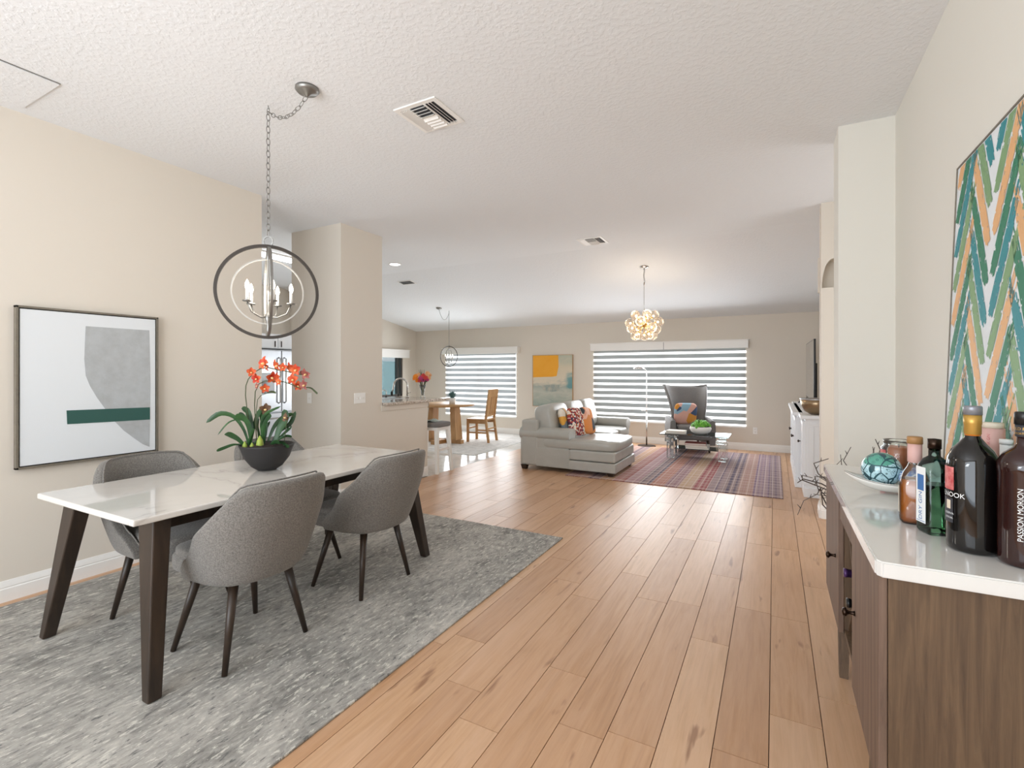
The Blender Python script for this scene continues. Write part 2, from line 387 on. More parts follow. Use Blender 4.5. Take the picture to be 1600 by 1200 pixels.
for k in range(k0, k1):
    x = XP0+k*PW
    y = -rr.uniform(0.0, 1.2)
    xe = x
    yend = YF if x > XT-0.05 else 5.12
    # planks wholly below the grey rug or out of view behind the camera are laid as one continuous board
    hid_to = 3.4 if (-3.9 < x and x+PW < -1.75) else -0.05
    if x < -3.9: hid_to = 0.6
    box(under, x+0.001, x+PW-0.001, YK, min(hid_to, 0.6 if x < -3.9 else hid_to)-0.002, -0.019, 0.0)
    y = hid_to
    first = True
    while y < yend-0.02:
        ln = round(rr.choice((1.22, 1.22, 1.22, 0.9)) if not first else rr.uniform(0.35, 1.22), 2); first = False
        ln = min(ln, round(yend-y, 2))
        if yend-y-ln < 0.15: ln = round(yend-y, 2)
        plank(x, y, ln); y += ln
o = obj('plank_run', under, 'plank', floor); o['kind'] = 'stuff'
# kitchen and nook tiles
TS = 0.457
bm = B(); g = 0.002
hexa(bm, [(g, g, -0.012), (TS-g, g, -0.012), (TS-g, TS-g, -0.012), (g, TS-g, -0.012)], [(g+.001, g+.001, 0), (TS-g-.001, g+.001, 0), (TS-g-.001, TS-g-.001, 0), (g+.001, TS-g-.001, 0)])
t0 = obj('tile', bm, 'tile', floor); first = True
bm = B(); box(bm, XK, XT-0.03, 2.6, YF, -0.03, -0.004); obj('tile_grout', bm, 'grout', floor)
yy = YF-TS
while yy > 2.2:
    xx = XT-0.03-TS
    while xx > XK-0.3:
        if not (yy < 5.12-TS and xx > XL-0.2-TS and False):
            if first: t0.location = (xx, yy, 0); first = False
            else: inst('tile', t0, floor, (xx, yy, 0))
        xx -= TS
    yy -= TS
# ceiling
bm = B()
hexa(bm, [(XK-.2, YK, HC), (2.6, YK, HC), (2.6, YB, HC), (XK-.2, YB, HC)], [(XK-.2, YK, HC+.1), (2.6, YK, HC+.1), (2.6, YB, HC+.1), (XK-.2, YB, HC+.1)])
hexa(bm, [(XK-.2, YB, HC), (2.6, YB, HC), (2.6, YF+.1, ceil_z(YF+.1)), (XK-.2, YF+.1, ceil_z(YF+.1))], [(XK-.2, YB, HC+.1), (2.6, YB, HC+.1), (2.6, YF+.1, HC+.1), (XK-.2, YF+.1, HC+.1)])
ceiling = struct('ceiling', bm, 'ceiling')
# walls
def wall(name, boxes, m='wall'):
    bm = B()
    for b in boxes: box(bm, *b)
    return struct(name, bm, m)
wall('wall_left', [(XL-.12, XL, YK, 2.79, 0, HC)])
wall('wall_pass', [(-4.86, XL, 3.70, 4.32, 0, HC), (XL-.14, XL, 4.32, 5.17, 0, 0.983), (-4.9, XL-.14, 5.03, 5.17, 0, 0.983)])
W1 = (-3.22, -0.45, 0.42, 1.84); W2 = (-6.90, -5.02, 0.385, 1.84)
bxs = [(XK, W2[0], YF, YF+.14, 0, HC), (W2[1], W1[0], YF, YF+.14, 0, HC), (W1[1], 2.6, YF, YF+.14, 0, HC)]
for W in (W1, W2): bxs += [(W[0], W[1], YF, YF+.14, 0, W[2]), (W[0], W[1], YF, YF+.14, W[3], HC)]
wall('wall_far', bxs)
W3 = (7.75, 9.02, 0.80, 1.80)
wall('wall_nook', [(XN-.14, XN, 6.3, W3[0], 0, HC), (XN-.14, XN, W3[1], YF, 0, HC), (XN-.14, XN, W3[0], W3[1], 0, W3[2]), (XN-.14, XN, W3[0], W3[1], W3[3], HC)])
wall('wall_kitchen', [(XK-.1, XK, YK+2.2, 6.35, 0, HC), (XK, XN-.14, 6.2, 6.35, 0, HC), (XK-.1, XL-.12, YK+2.1, YK+2.2, 0, HC)])
wall('wall_right', [(XR, XR+.12, YK, 4.04, 0, HC), (0.364, XR, 3.78, 4.04, 0, HC)], 'wall_light')
# living room return wall with arched niche facing the camera
def arch_wall():
    bm = B(); Y0 = 5.42; x0, x1 = 0.388, 1.6; cx, hw, zs, zr = 0.482, 0.088, 2.17, 0.27
    n = 20; arc = [(cx-hw*math.cos(PI*i/n), zs+zr*math.sin(PI*i/n)) for i in range(n+1)]
    # front face strips around the niche, then the recess
    box(bm, x0, x1, Y0, Y0+.20, 0, zs)
    box(bm, x0, cx-hw, Y0, Y0+.20, zs, HC); box(bm, cx+hw, x1, Y0, Y0+.20, zs, HC)
    for (xa, za), (xb, zb) in zip(arc, arc[1:]):
        hexa(bm, [(xa, Y0, za), (xb, Y0, zb), (xb, Y0+.2, zb), (xa, Y0+.2, za)], [(xa, Y0, HC), (xb, Y0, HC), (xb, Y0+.2, HC), (xa, Y0+.2, HC)])
    box(bm, cx-hw-.02, cx+hw+.02, Y0+.16, Y0+.205, zs-.02, zs+zr+.05)
    return struct('wall_return', bm, 'wall')
arch_wall()
wall('wall_living', [(0.80, 0.92, 5.62, YF, 0, HC), (1.6, 1.72, 4.04, 5.62, 0, HC), (XR+.12, 1.72, 3.92, 4.04, 0, HC)])
wall('wall_entry', [(XL, XR, YK, YK+.02, 0, 0.3), (XL, XR, YK, YK+.02, 2.75, HC), (XL, -3.9, YK, YK+.02, 0.3, 2.75), (0.1, XR, YK, YK+.02, 0.3, 2.75)])
# baseboards with a moulded profile
def base_prof(bm, p0, p1, nrm, h=0.125):
    p0 = Vector(p0+(0,)); p1 = Vector(p1+(0,)); nrm = Vector(nrm+(0,))
    pr = [(0, 0), (.016, 0), (.016, h*.62), (.011, h*.66), (.013, h*.72), (.009, h*.86), (.004, h), (0, h)]
    prism(bm, [p0+nrm*a+Vector((0, 0, z)) for a, z in pr], p1-p0)
def baseboard(name, segs):
    bm = B()
    for s in segs: base_prof(bm, *s)
    struct(name, bm, 'white')
baseboard('baseboard_left', [((XL, 2.79), (XL, YK), (1, 0))])
baseboard('baseboard_pass', [((XL, 5.17), (XL, 3.70), (1, 0)), ((XL, 3.70), (-4.86, 3.70), (0, -1))])
baseboard('baseboard_far', [((0.8, YF), (XN, YF), (0, -1))])
baseboard('baseboard_return', [((1.6, 5.42), (0.388, 5.42), (0, -1)), ((0.388, 5.42), (0.388, 5.62), (-1, 0))])
baseboard('baseboard_right', [((XR, 3.78), (0.364, 3.78), (0, -1)), ((0.364, 3.78), (0.364, 4.04), (-1, 0)), ((XR, YK), (XR, 3.78), (-1, 0))])
baseboard('baseboard_nook', [((XN, YF), (XN, 6.35), (1, 0))])
bm = B(); box(bm, XL, XL+.014, 4.30, 5.185, 0.915, 0.983, .003); box(bm, XL-.14, XL+.014, 5.17, 5.185, 0.915, 0.983, .003); struct('trim_1', bm, 'wall')

# windows with zebra blinds -----------------------------------------------------
def window(n, W, nb, bandmat, y=YF):
    x0, x1, z0, z1 = W
    bm = B()
    for b in ((x0, x1, y+.06, y+.12, z0, z0+.04), (x0, x1, y+.06, y+.12, z1-.04, z1), (x0, x0+.04, y+.06, y+.12, z0, z1), (x1-.04, x1, y+.06, y+.12, z0, z1), ((x0+x1)/2-.02, (x0+x1)/2+.02, y+.06, y+.12, z0, z1)): box(bm, *b)
    w_ = struct('window_%d' % n, bm, 'white')
    bm = B(); box(bm, x0, x1, y+.085, y+.09, z0, z1); obj('pane', bm, 'glass', w_)
    return w_
window(1, W1, 12, 'band'); window(2, W2, 12, 'band')
def blind(W, nb, m, label, val, split=None):
    x0, x1, z0, z1 = W; y = YF
    t = thing('zebra_blind', label, 'blind', ((x0+x1)/2, y-.03, z0))
    L = (x1-x0)/2+.015; H = z1-z0
    pitch = H/nb; bms = B(); box(bms, -L, L, -.003, -.001, 0, pitch*.36)
    s0 = obj('sheer_band', bms, 'sheer', t); s0.location = (0, 0, pitch*.92)
    for i in range(0, nb): inst('sheer_band', s0, t, (0, 0, pitch*(i-.08))) if i != 1 else None
    bms = B(); box(bms, -L, L, -.003, -.001, 0, .05); o = obj('sheer_band', bms, 'sheer', t); o.location = (0, 0, H-pitch*.12)
    bmb = B(); box(bmb, -L+.012, L-.012, -.004, -.001, 0, pitch*.64)
    b0 = obj('fabric_band', bmb, m, t); b0.location = (0, 0, pitch*.28)
    for i in range(1, nb): inst('fabric_band', b0, t, (0, 0, pitch*(i+.28)))
    bm = B(); box(bm, -L, L, -.012, .018, -.03, 0.0, .004); obj('bottom_rail', bm, 'white', t)
    bm = B(); vx0, vx1, vz0, vz1 = val; cx = (x0+x1)/2
    box(bm, vx0-cx, vx1-cx, -.10, .03, vz0-z0, vz1-z0-.015, .003); box(bm, vx0-cx-.015, vx1-cx+.015, -.115, .03, vz1-z0-.015, vz1-z0, .003)
    if split is not None: box(bm, split-cx-.003, split-cx+.003, -.1035, -.098, vz0-z0, vz1-z0-.02, 0, 1)
    obj('valance', bm, ['white', 'void'], t)
blind(W1, 12, 'band', 'wide zebra roller blind behind the wing chair, grey and sheer bands', (-3.27, -0.40, 1.80, 1.95), -1.83)
blind(W2, 12, 'band_light', 'zebra roller blind behind the round wooden table, pale grey bands', (-6.95, -4.93, 1.79, 1.935))
# nook side window
bm = B(); y0, y1, z0, z1 = W3
for b in ((XN-.1, XN-.02, y0, y1, z0, z0+.05), (XN-.1, XN-.02, y0, y1, z1-.05, z1), (XN-.1, XN-.02, y0, y0+.05, z0, z1), (XN-.1, XN-.02, y1-.05, y1, z0, z1), (XN-.1, XN-.02, 8.86, 8.90, z0, z1)): box(bm, *b)
w3 = struct('window_3', bm, 'ring'); bm = B(); box(bm, XN-.07, XN-.065, y0, y1, z0, z1); obj('pane', bm, 'glass', w3)
bm = B(); box(bm, 0, .10, 0, 1.6, 0, .18, .004); box(bm, 0, .115, -.015, 1.615, .18, .195, .003); o = obj('window_valance', bm, 'white'); o.location = (XN, 7.55, 1.71)
tag(o, 'white box valance over the side window by the sink', 'valance')
bm = B(); box(bm, -11.2, -11.0, 4, 15, -0.1, 1.72); box(bm, -11.0, -7.98, 4, 15, -.12, -.02)
struct('wall_lanai', bm, 'teal_wall')
bm = B(); box(bm, -.02, 0, -.30, .30, -.35, .35, 0, 0); box(bm, 0, .004, -.24, .24, -.29, .29, 0, 1); o = obj('outdoor_picture', bm, ['frame', 'teal_wall']); o.location = (-10.98, 11.35, 1.36)
tag(o, 'small framed picture on the aqua wall seen through side window', 'picture')

# ------------------------------------------------------------------ rugs
def rug(name, x0, x1, y0, y1, m, label, th=.010):
    bm = B(); box(bm, x0, x1, y0, y1, 0.0, th, .003); return tag(obj(name, bm, m), label, 'rug')
rug('area_rug', -3.97, -1.54, 0.25, 3.74, 'grey_rug', 'large distressed grey rug under the dining table')
rug('area_rug', -2.45, 0.085, 6.03, 9.07, 'plaid', 'multicoloured plaid rug in front of the grey sofa')
o = rug('area_rug', -6.6, -4.35, 6.75, 8.75, 'pale_rug', 'pale grey rug under the round breakfast table', .008)

# ------------------------------------------------------------------ dining table
RZ = .0125
t = thing('dining_table', 'rectangular dining table, veined white marble top on dark splayed legs', 'table', (-2.795, 1.975, RZ))
bm = B(); box(bm, -.475, .475, -.955, .955, .727, .755, .006); obj('tabletop', bm, 'marble', t)
bm = B()
for b in ((-.36, .36, -.80, -.775, .655, .727), (-.36, .36, .775, .80, .655, .727), (-.36, -.335, -.80, .80, .655, .727), (.335, .36, -.80, .80, .655, .727)): box(bm, *b, .002)
obj('apron', bm, 'dark_wood', t)
def tleg(sx, sy):
    bm = B()
    def q(x, y, w, d, z): 
        x0, x1 = sorted((sx*(x-w), sx*x)); y0, y1 = sorted((sy*(y-d), sy*y)); return [(x0, y0, z), (x1, y0, z), (x1, y1, z), (x0, y1, z)]
    hexa(bm, q(.535, .93, .05, .055, 0), q(.43, .86, .13, .075, .728), bev=.006)
    return bm
for sx in (-1, 1):
    for sy in (-1, 1): obj('leg', tleg(sx, sy), 'dark_wood', t)

# ------------------------------------------------------------------ dining chairs (front = +x, origin at floor)
def make_dining_chair(label, loc, rz, grp):
    t = thing('dining_chair', label, 'chair', loc, rz, grp)
    # shell: u runs around from one front wing, behind, to the other wing
    def plan(a, grow):
        # a in -1..1 ; U shape, returns x, y centre line
        w = .235*grow; xb = -.285*grow; xf = .085
        aa = abs(a); s = 1 if a > 0 else -1
        L1 = .42       # fraction for the rounded back
        if aa < L1:
            th = aa/L1*(PI/2); e = .78
            return (xb+(.20)*(1-math.cos(th)**e), s*w*math.sin(th)**e)
        k = (aa-L1)/(1-L1)
        return (xb+.20+k*(xf-(xb+.20)), s*w*(1-.02*k))
    def top(a):
        aa = abs(a)
        if aa < .20: return .868-.010*(aa/.20)**2
        if aa > .74: return .505-.075*(aa-.74)/.26
        k = (aa-.20)/.54
        return .858-(.858-.505)*(1-(1-k)**2.1)**1.35
    zb = .385
    def surf(off):
        def fn(u, v):
            a = 2*u-1; zt = top(a); z = zb+(zt-zb)*v
            kk = (z-zb)/.48
            grow = .80+.26*min(1, kk*1.5)**.7+.05*kk
            x, y = plan(a, grow)
            x2, y2 = plan(a+.004, grow); x1, y1 = plan(a-.004, grow)
            tx, ty = x2-x1, y2-y1; l = math.hypot(tx, ty) or 1
            lean = -.055*max(0, kk)*max(0, 1-abs(a)*1.3)
            return (x+off*ty/l+lean, y-off*tx/l, z)
        return fn
    bm = B(); NU, NV = 56, 14
    O = grid(bm, surf(.0), NU, NV); I = grid(bm, surf(-.05), NU, NV)
    for i in range(NU):
        for r in (0, NV):
            f = bm.faces.new((O[r][i], O[r][i+1], I[r][i+1], I[r][i])); f.smooth = True
    for j in range(NV):
        for c in (0, NU): f = bm.faces.new((O[j][c], O[j+1][c], I[j+1][c], I[j][c])); f.smooth = True
    sh = obj('backrest', bm, 'tweed', t)
    m = sh.modifiers.new('sub', 'SUBSURF'); m.levels = 1; m.render_levels = 1
    # welt piping round the top edge
    fo = surf(-.003); pts = []
    for i in range(0, 57):
        p = fo(i/56, 1.0); pts.append((p[0], p[1], p[2]+.002))
    bm = B(); tube(bm, pts, .0042, 6); obj('piping', bm, 'tweed', sh)
    bm = B(); cushion(bm, (.030, 0, .425), (.262, .212, .048), .30); cushion(bm, (.030, 0, .470), (.255, .205, .038), .36)
    obj('seat', bm, 'tweed', t)
    for sx in (-1, 1):
        for sy in (-1, 1):
            bm = B(); tube(bm, [(sx*.135-.02, sy*.135, .40), (sx*.21+.0, sy*.215, 0.0)], [.023, .0125], 14); obj('leg', bm, 'dark_wood', t)
    return t
G = 'grey barrel chairs at the dining table'
chA = make_dining_chair('grey barrel-back dining chair nearest the camera, with its back turned', (-2.385, 1.525, RZ), PI, G)
dup(chA, (-2.385, 2.345, RZ), PI, 'grey barrel-back dining chair, back turned, farther along the near side', G)
dup(chA, (-3.02, 1.535, RZ), 0, 'grey barrel-back dining chair on the wall side, below the framed abstract', G)
dup(chA, (-3.02, 2.33, RZ), 0, 'grey barrel-back dining chair on the wall side, behind the orchid bowl', G)

# ------------------------------------------------------------------ orb chandelier
def chain_link_mesh(L=.022, W=.011, r=.0022):
    bm = B(); pts = [(W*math.cos(2*PI*i/16), 0, L*math.sin(2*PI*i/16)) for i in range(16)]
    tube(bm, pts, r, 6, closed=True); return bm
def swag(t, a, b, sag, n, src, flip=0):
    a, b = Vector(a), Vector(b); prev = None
    for i in range(n):
        k = (i+.5)/n; p = a.lerp(b, k); p.z -= sag*4*k*(1-k)
        d = (b-a)/1.0; d.z -= sag*4*(1-2*k)
        q = d.to_track_quat('Z', 'Y').to_euler(); o = inst('chain_link', src, t, p, (0, 0, 0))
        m = d.to_track_quat('Z', 'Y').to_matrix().to_4x4() @ Matrix.Rotation(PI/2*(i % 2), 4, 'Z')
        o.rotation_euler = m.to_euler()
def ring_obj(R, r, rot, m, parent, flat=True, name='ring', z=0, wd=.012):
    bm = B(); n = 72
    # flat band ring in xz plane, band width along y
    V = []
    for i in range(n):
        a = 2*PI*i/n; V.append([bm.verts.new(((R+s*r)*math.cos(a), y, (R+s*r)*math.sin(a))) for s, y in ((-1, -wd), (1, -wd), (1, wd), (-1, wd))])
    for i in range(n):
        j = (i+1) % n
        for k in range(4):
            f = bm.faces.new((V[i][k], V[i][(k+1) % 4], V[j][(k+1) % 4], V[j][k])); f.smooth = False
    o = obj(name, bm, m, parent); o.location = (0, 0, z); o.rotation_euler = rot; return o
HX, HY = -2.66, 1.865
t = thing('orb_chandelier', 'round orb chandelier of grey rings with candle bulbs over the dining table', 'chandelier', (HX, HY, 1.857))
zc = HC-1.857
R_ = .272
ring_obj(R_, .0085, (0, 0, .96), 'ring', t, name='outer_ring', wd=.011)
ring_obj(.192, .004, (0, 0, .96), 'ring_in', t, name='inner_ring', wd=.006)
ring_obj(R_-.012, .004, (0, 0, .96+PI/2+.07), 'pewter', t, name='inner_ring', wd=.007)
bm = B(); lathe(bm, [(0, .262), (.008, .262), (.009, .20), (.005, .18), (.005, -.12), (.014, -.135), (.02, -.155), (.012, -.18), (.008, -.20), (.011, -.225), (.005, -.262), (0, -.262)], 14); obj('centre_stem', bm, 'pewter', t)
ring_obj(.028, .0035, (0, 0, YAW), 'pewter', t, name='top_loop', z=R_+.03, wd=.0035)
for k in range(5):
    a = 2*PI*k/5+YAW+.35; dx, dy = math.cos(a), math.sin(a); r = .125
    bm = B(); tube(bm, [(dx*.012, dy*.012, -.15), (dx*.05, dy*.05, -.152), (dx*.10, dy*.10, -.128), (dx*r, dy*r, -.07)], .004, 8)
    lathe(bm, [(.0, -.073), (.024, -.07), (.026, -.064), (.0, -.062)], 16, (dx*r, dy*r, 0)); arm = obj('arm', bm, 'pewter', t)
    bm = B(); lathe(bm, [(0, -.064), (.0085, -.064), (.0085, -.002), (0, -.002)], 12, (dx*r, dy*r, 0)); obj('candle_sleeve', bm, 'white', arm)
    bm = B(); lathe(bm, [(0, -.002), (.007, 0), (.0125, .018), (.010, .036), (.004, .052), (0, .058)], 12, (dx*r, dy*r, 0)); obj('bulb', bm, 'bulb', arm)
lk = obj('chain_link', chain_link_mesh(), 'pewter', t); lk.location = (0, 0, R_+.078)
nl = 21; ztop = zc-.035
for i in range(1, nl): inst('chain_link', lk, t, (0, 0, R_+.078+(ztop-R_-.078)*i/(nl-1)), (0, 0, PI/2*(i % 2)))
cx, cy = -2.306-HX, 1.855-HY
swag(t, (0, 0, zc-.035), (cx, cy, zc-.04), .075, 11, lk)
bm = B(); tube(bm, [(0, 0, zc), (0, 0, zc-.018), (.010, 0, zc-.030), (0, 0, zc-.042), (-.008, 0, zc-.034)], .0028, 6); obj('ceiling_hook', bm, 'chrome', t)
bm = B(); lathe(bm, [(0, 0), (.062, 0), (.064, -.012), (.052, -.026), (.02, -.034), (.008, -.048), (0, -.048)], 28, (cx, cy, zc)); obj('canopy', bm, 'pewter', t)
l = bpy.data.lights.new('chandelier_glow', 'POINT'); l.energy = 7; l.color = (1, .93, .82); l.shadow_soft_size = .10
o = bpy.data.objects.new('chandelier_glow', l); C.objects.link(o); o.location = (HX, HY, 1.87)

# nook pendant: the same idea, smaller and drawn taller
PX, PY = -5.79, 8.05; pz = 1.69
t = thing('orb_pendant', 'small grey ring pendant lamp hanging over the breakfast table', 'pendant lamp', (PX, PY, pz)); zc = ceil_z(PY)-pz
o = ring_obj(.195, .007, (0, 0, YAW), 'ring', t, name='outer_ring', wd=.010); o.scale = (.88, 1, 1.05)
o = ring_obj(.15, .004, (0, 0, YAW+PI/2-.3), 'pewter', t, name='inner_ring', wd=.006)
bm = B(); lathe(bm, [(0, .205), (.006, .205), (.004, .1), (.004, -.1), (.014, -.12), (.006, -.14), (.006, -.2), (0, -.205)], 12); obj('centre_stem', bm, 'pewter', t)
for k in range(4):
    a = 2*PI*k/4+.3; dx, dy = math.cos(a), math.sin(a); r = .075
    bm = B(); tube(bm, [(0, 0, -.12), (dx*.05, dy*.05, -.115), (dx*r, dy*r, -.06)], .004, 6); lathe(bm, [(0, -.06), (.018, -.058), (0, -.052)], 12, (dx*r, dy*r, 0)); arm = obj('arm', bm, 'pewter', t)
    bm = B(); lathe(bm, [(0, -.05), (.009, -.05), (.009, -.005), (0, -.005)], 10, (dx*r, dy*r, 0)); obj('candle_sleeve', bm, 'white', arm)
    bm = B(); lathe(bm, [(0, -.005), (.010, .012), (.009, .03), (0, .05)], 10, (dx*r, dy*r, 0)); obj('bulb', bm, 'bulb', arm)
bm = B(); tube(bm, [(0, 0, .205), (0, 0, zc-.01)], .004, 6)
ccx, ccy = -5.90-PX, 7.86-PY; zz = ceil_z(7.86)-pz
pts = []
for i in range(17):
    k = i/16; pts.append((ccx*k, ccy*k, (zc-.06)*(1-k)+(zz-.03)*k-.17*4*k*(1-k)))
tube(bm, pts, .004, 6); obj('chain', bm, 'pewter', t)
bm = B(); lathe(bm, [(0, .01), (.055, .01), (.058, -.005), (.045, -.025), (0, -.032)], 20, (0, 0, 0)); o = obj('canopy', bm, 'pewter', t); o.location = (ccx, ccy, zz); o.rotation_euler = (-.166, 0, 0)

# bubble chandelier
BX, BY = -1.59, 6.80; bz = 2.03
t = thing('bubble_chandelier', 'cluster chandelier of clear glass globes with warm bulbs above the sofa', 'chandelier', (BX, BY, bz)); zt = ceil_z(BY)-bz
bm = B(); tube(bm, [(0, 0, .02), (0, 0, zt-.25)], .005, 8); tube(bm, [(0, 0, zt-.25), (.006, 0, zt-.19), (-.005, .004, zt-.12), (.004, 0, zt-.06), (0, 0, zt-.015)], .009, 6); obj('hanging_rod', bm, 'chrome', t)
bm = B(); lathe(bm, [(0, .012), (.063, .012), (.065, -.004), (.05, -.016), (.012, -.024), (0, -.03)], 24); o = obj('canopy', bm, 'chrome', t); o.location = (0, 0, zt); o.rotation_euler = (-.166, 0, 0)
bm = B(); sphere(bm, (0, 0, 0), .035); obj('hub', bm, 'gold', t)
dirs = [(math.cos(a), math.sin(a), .95) for a in [i*2*PI/5+.2 for i in range(5)]] + [(math.cos(a), math.sin(a), -.05+.22*(-1)**i) for i, a in enumerate([i*2*PI/8 for i in range(8)])] + [(math.cos(a), math.sin(a), -1.15) for a in [i*2*PI/5+.5 for i in range(5)]]
for i, d in enumerate(dirs):
    v = Vector(d).normalized(); R1 = .205 if abs(d[2]) < .5 else .19; p = v*R1; r = .066
    bm = B(); tube(bm, [(0, 0, 0), tuple(v*(R1-.045))], .0045, 6); lathe(bm, [(0, 0), (.012, .004), (.012, .02), (0, .022)], 10, mat4=Matrix.Translation(v*(R1-.06)) @ v.to_track_quat('Z', 'Y').to_matrix().to_4x4()); a = obj('arm', bm, 'gold', t)
    bm = B(); sphere(bm, p, r, seg=20); obj('glass_globe', bm, 'bubble_glass', a)
    bm = B(); sphere(bm, v*(R1-.015), .014, seg=10); obj('bulb', bm, 'bulb_warm', a)
l = bpy.data.lights.new('bubble_glow', 'POINT'); l.energy = 16; l.color = (1, .86, .68); l.shadow_soft_size = .15
o = bpy.data.objects.new('bubble_glow', l); C.objects.link(o); o.location = (BX, BY, bz+.02)

# ------------------------------------------------------------------ ceiling fittings
def vent(loc, s, rx, label, slats=6, rz=0):
    t = thing('ceiling_vent', label, 'vent', loc, rz, 'square ceiling vents'); t.rotation_euler = (rx, 0, rz)
    h = s/2
    bm = B()
    for b in ((-h-.03, h+.03, -h-.03, -h, -.008, 0), (-h-.03, h+.03, h, h+.03, -.008, 0), (-h-.03, -h, -h, h, -.008, 0), (h, h+.03, -h, h, -.008, 0), (-h+.26*s, -h+.275*s, -h, h, -.01, 0), (h-.30*s, h-.285*s, -h, h, -.01, 0)): box(bm, *b)
    obj('frame', bm, 'white', t)
    bm = B(); box(bm, -h, h, -h, h, -.0015, 0); obj('backing', bm, 'void', t)
    s0 = None
    for i in range(3):
        for x, tilt in ((-h+.05*s+i*.075*s, -.75), (h-.25*s+i*.085*s, .75)):
            bm = B(); box(bm, -.011, .011, -h, h, -.001, .001); o = obj('slat', bm, 'white', t); o.location = (x, 0, -.010); o.rotation_euler = (0, tilt, 0)
    for i in range(8):
        y = -h+(i+.5)*s/8
        bm = B(); box(bm, -h+.275*s, h-.30*s, -.014, .014, -.001, .001); o = obj('slat', bm, 'white', t); o.location = (0, y, -.011); o.rotation_euler = ((.7 if i < 4 else -.7), 0, 0)
vent((-1.88, 2.41, HC), .25, 0, 'square white ceiling vent nearest the camera, right of the orb chandelier')
vent((-1.94, 5.66, HC), .25, 0, 'square white ceiling vent near the bubble chandelier')
o = thing('ceiling_vent', 'small dark slotted ceiling vent beside the recessed light', 'vent', (-5.49, 6.42, ceil_z(6.42)-.001)); o.rotation_euler = (-.166, 0, 0)
bm = B(); box(bm, -.15, .15, -.09, .09, -.006, 0, .002); obj('frame', bm, 'white', o)
bm = B(); box(bm, -.12, .12, -.065, .065, -.0075, -.003); obj('backing', bm, 'void', o)
for i in range(4):
    bm = B(); box(bm, -.12, .12, -.006, .006, -.011, -.0095); q = obj('slat', bm, 'pewter', o); q.location = (0, -.05+i*.033, 0)
t = thing('recessed_light', 'round recessed ceiling light, lit, over the kitchen counter', 'ceiling light', (-4.93, 5.50, HC))
bm = B(); lathe(bm, [(.075, 0), (.095, 0), (.095, -.006), (.078, -.008), (.075, -.004)], 32); obj('trim_ring', bm, 'white', t)
bm = B(); lathe(bm, [(0, -.004), (.077, -.004), (.077, -.001), (0, -.001)], 32); obj('diffuser', bm, 'lamp_white', t)
t = thing('kitchen_light', 'long lit ceiling light fixture in the kitchen opening', 'ceiling light', (-5.96, 4.25, HC))
bm = B(); box(bm, -.08, .08, -.75, .75, -.02, 0, .004); obj('housing', bm, 'white', t)
bm = B(); box(bm, -.065, .065, -.73, .73, -.055, -.02, .01); obj('diffuser', bm, 'lamp_white', t)
t = thing('attic_hatch', 'square access hatch panel in the ceiling above the left wall', 'hatch', (-3.715, .90, HC))
bm = B(); box(bm, -.25, .25, -.28, .28, -.004, 0); obj('reveal', bm, 'pewter', t)
bm = B(); box(bm, -.248, .243, -.278, .276, -.009, -.004); obj('panel', bm, 'ceiling', t)

# ------------------------------------------------------------------ pictures
def P3(x, z): return (0.0, x, z)
# framed abstract on the left wall (local: y along wall, z up, x out of the wall)
t = thing('framed_picture', 'grey and white abstract with a green bar, framed, on the left wall', 'picture', (XL, 1.545, 1.285))
w2, h2 = .385, .498
bm = B()
for b in ((0.012, .050, -w2, w2, h2-.012, h2), (0.012, .050, -w2, w2, -h2, -h2+.012), (0.012, .050, -w2, -w2+.012, -h2, h2), (0.012, .050, w2-.012, w2, -h2, h2)): box(bm, *b, .001)
obj('frame', bm, 'frame', t)
bm = B(); box(bm, 0.002, .035, -w2+.012, w2-.012, -h2+.012, h2-.012, 0); obj('reveal', bm, 'black', t)
bm = B(); box(bm, .035, .044, -w2+.019, w2-.019, -h2+.019, h2-.019); cv = obj('canvas', bm, 'canvas', t)
def flat(bm, pts, x, th=.0012, mi=0): prism(bm, [(x, a, b) for a, b in pts], (th, 0, 0), mi)
def sx_(u): return -w2+u*2*w2
def sz_(v): return h2-v*2*h2
# shape in fractional frame coordinates
cur = [(.44, .10), (.435, .2), (.43, .32), (.44, .43), (.47, .50), (.52, .58), (.58, .66), (.65, .75), (.72, .82), (.80, .88), (.87, .93), (.925, .955), (.935, .5), (.925, .10)]
bm = B(); flat(bm, [(sx_(a), sz_(b)) for a, b in cur], .044); obj('painted_shape', bm, 'paint_grey', cv)
bm = B(); flat(bm, [(sx_(.31), sz_(.655)), (sx_(.315), sz_(.745)), (sx_(.93), sz_(.755)), (sx_(.93), sz_(.665))], .0455); obj('painted_bar', bm, 'paint_green', cv)
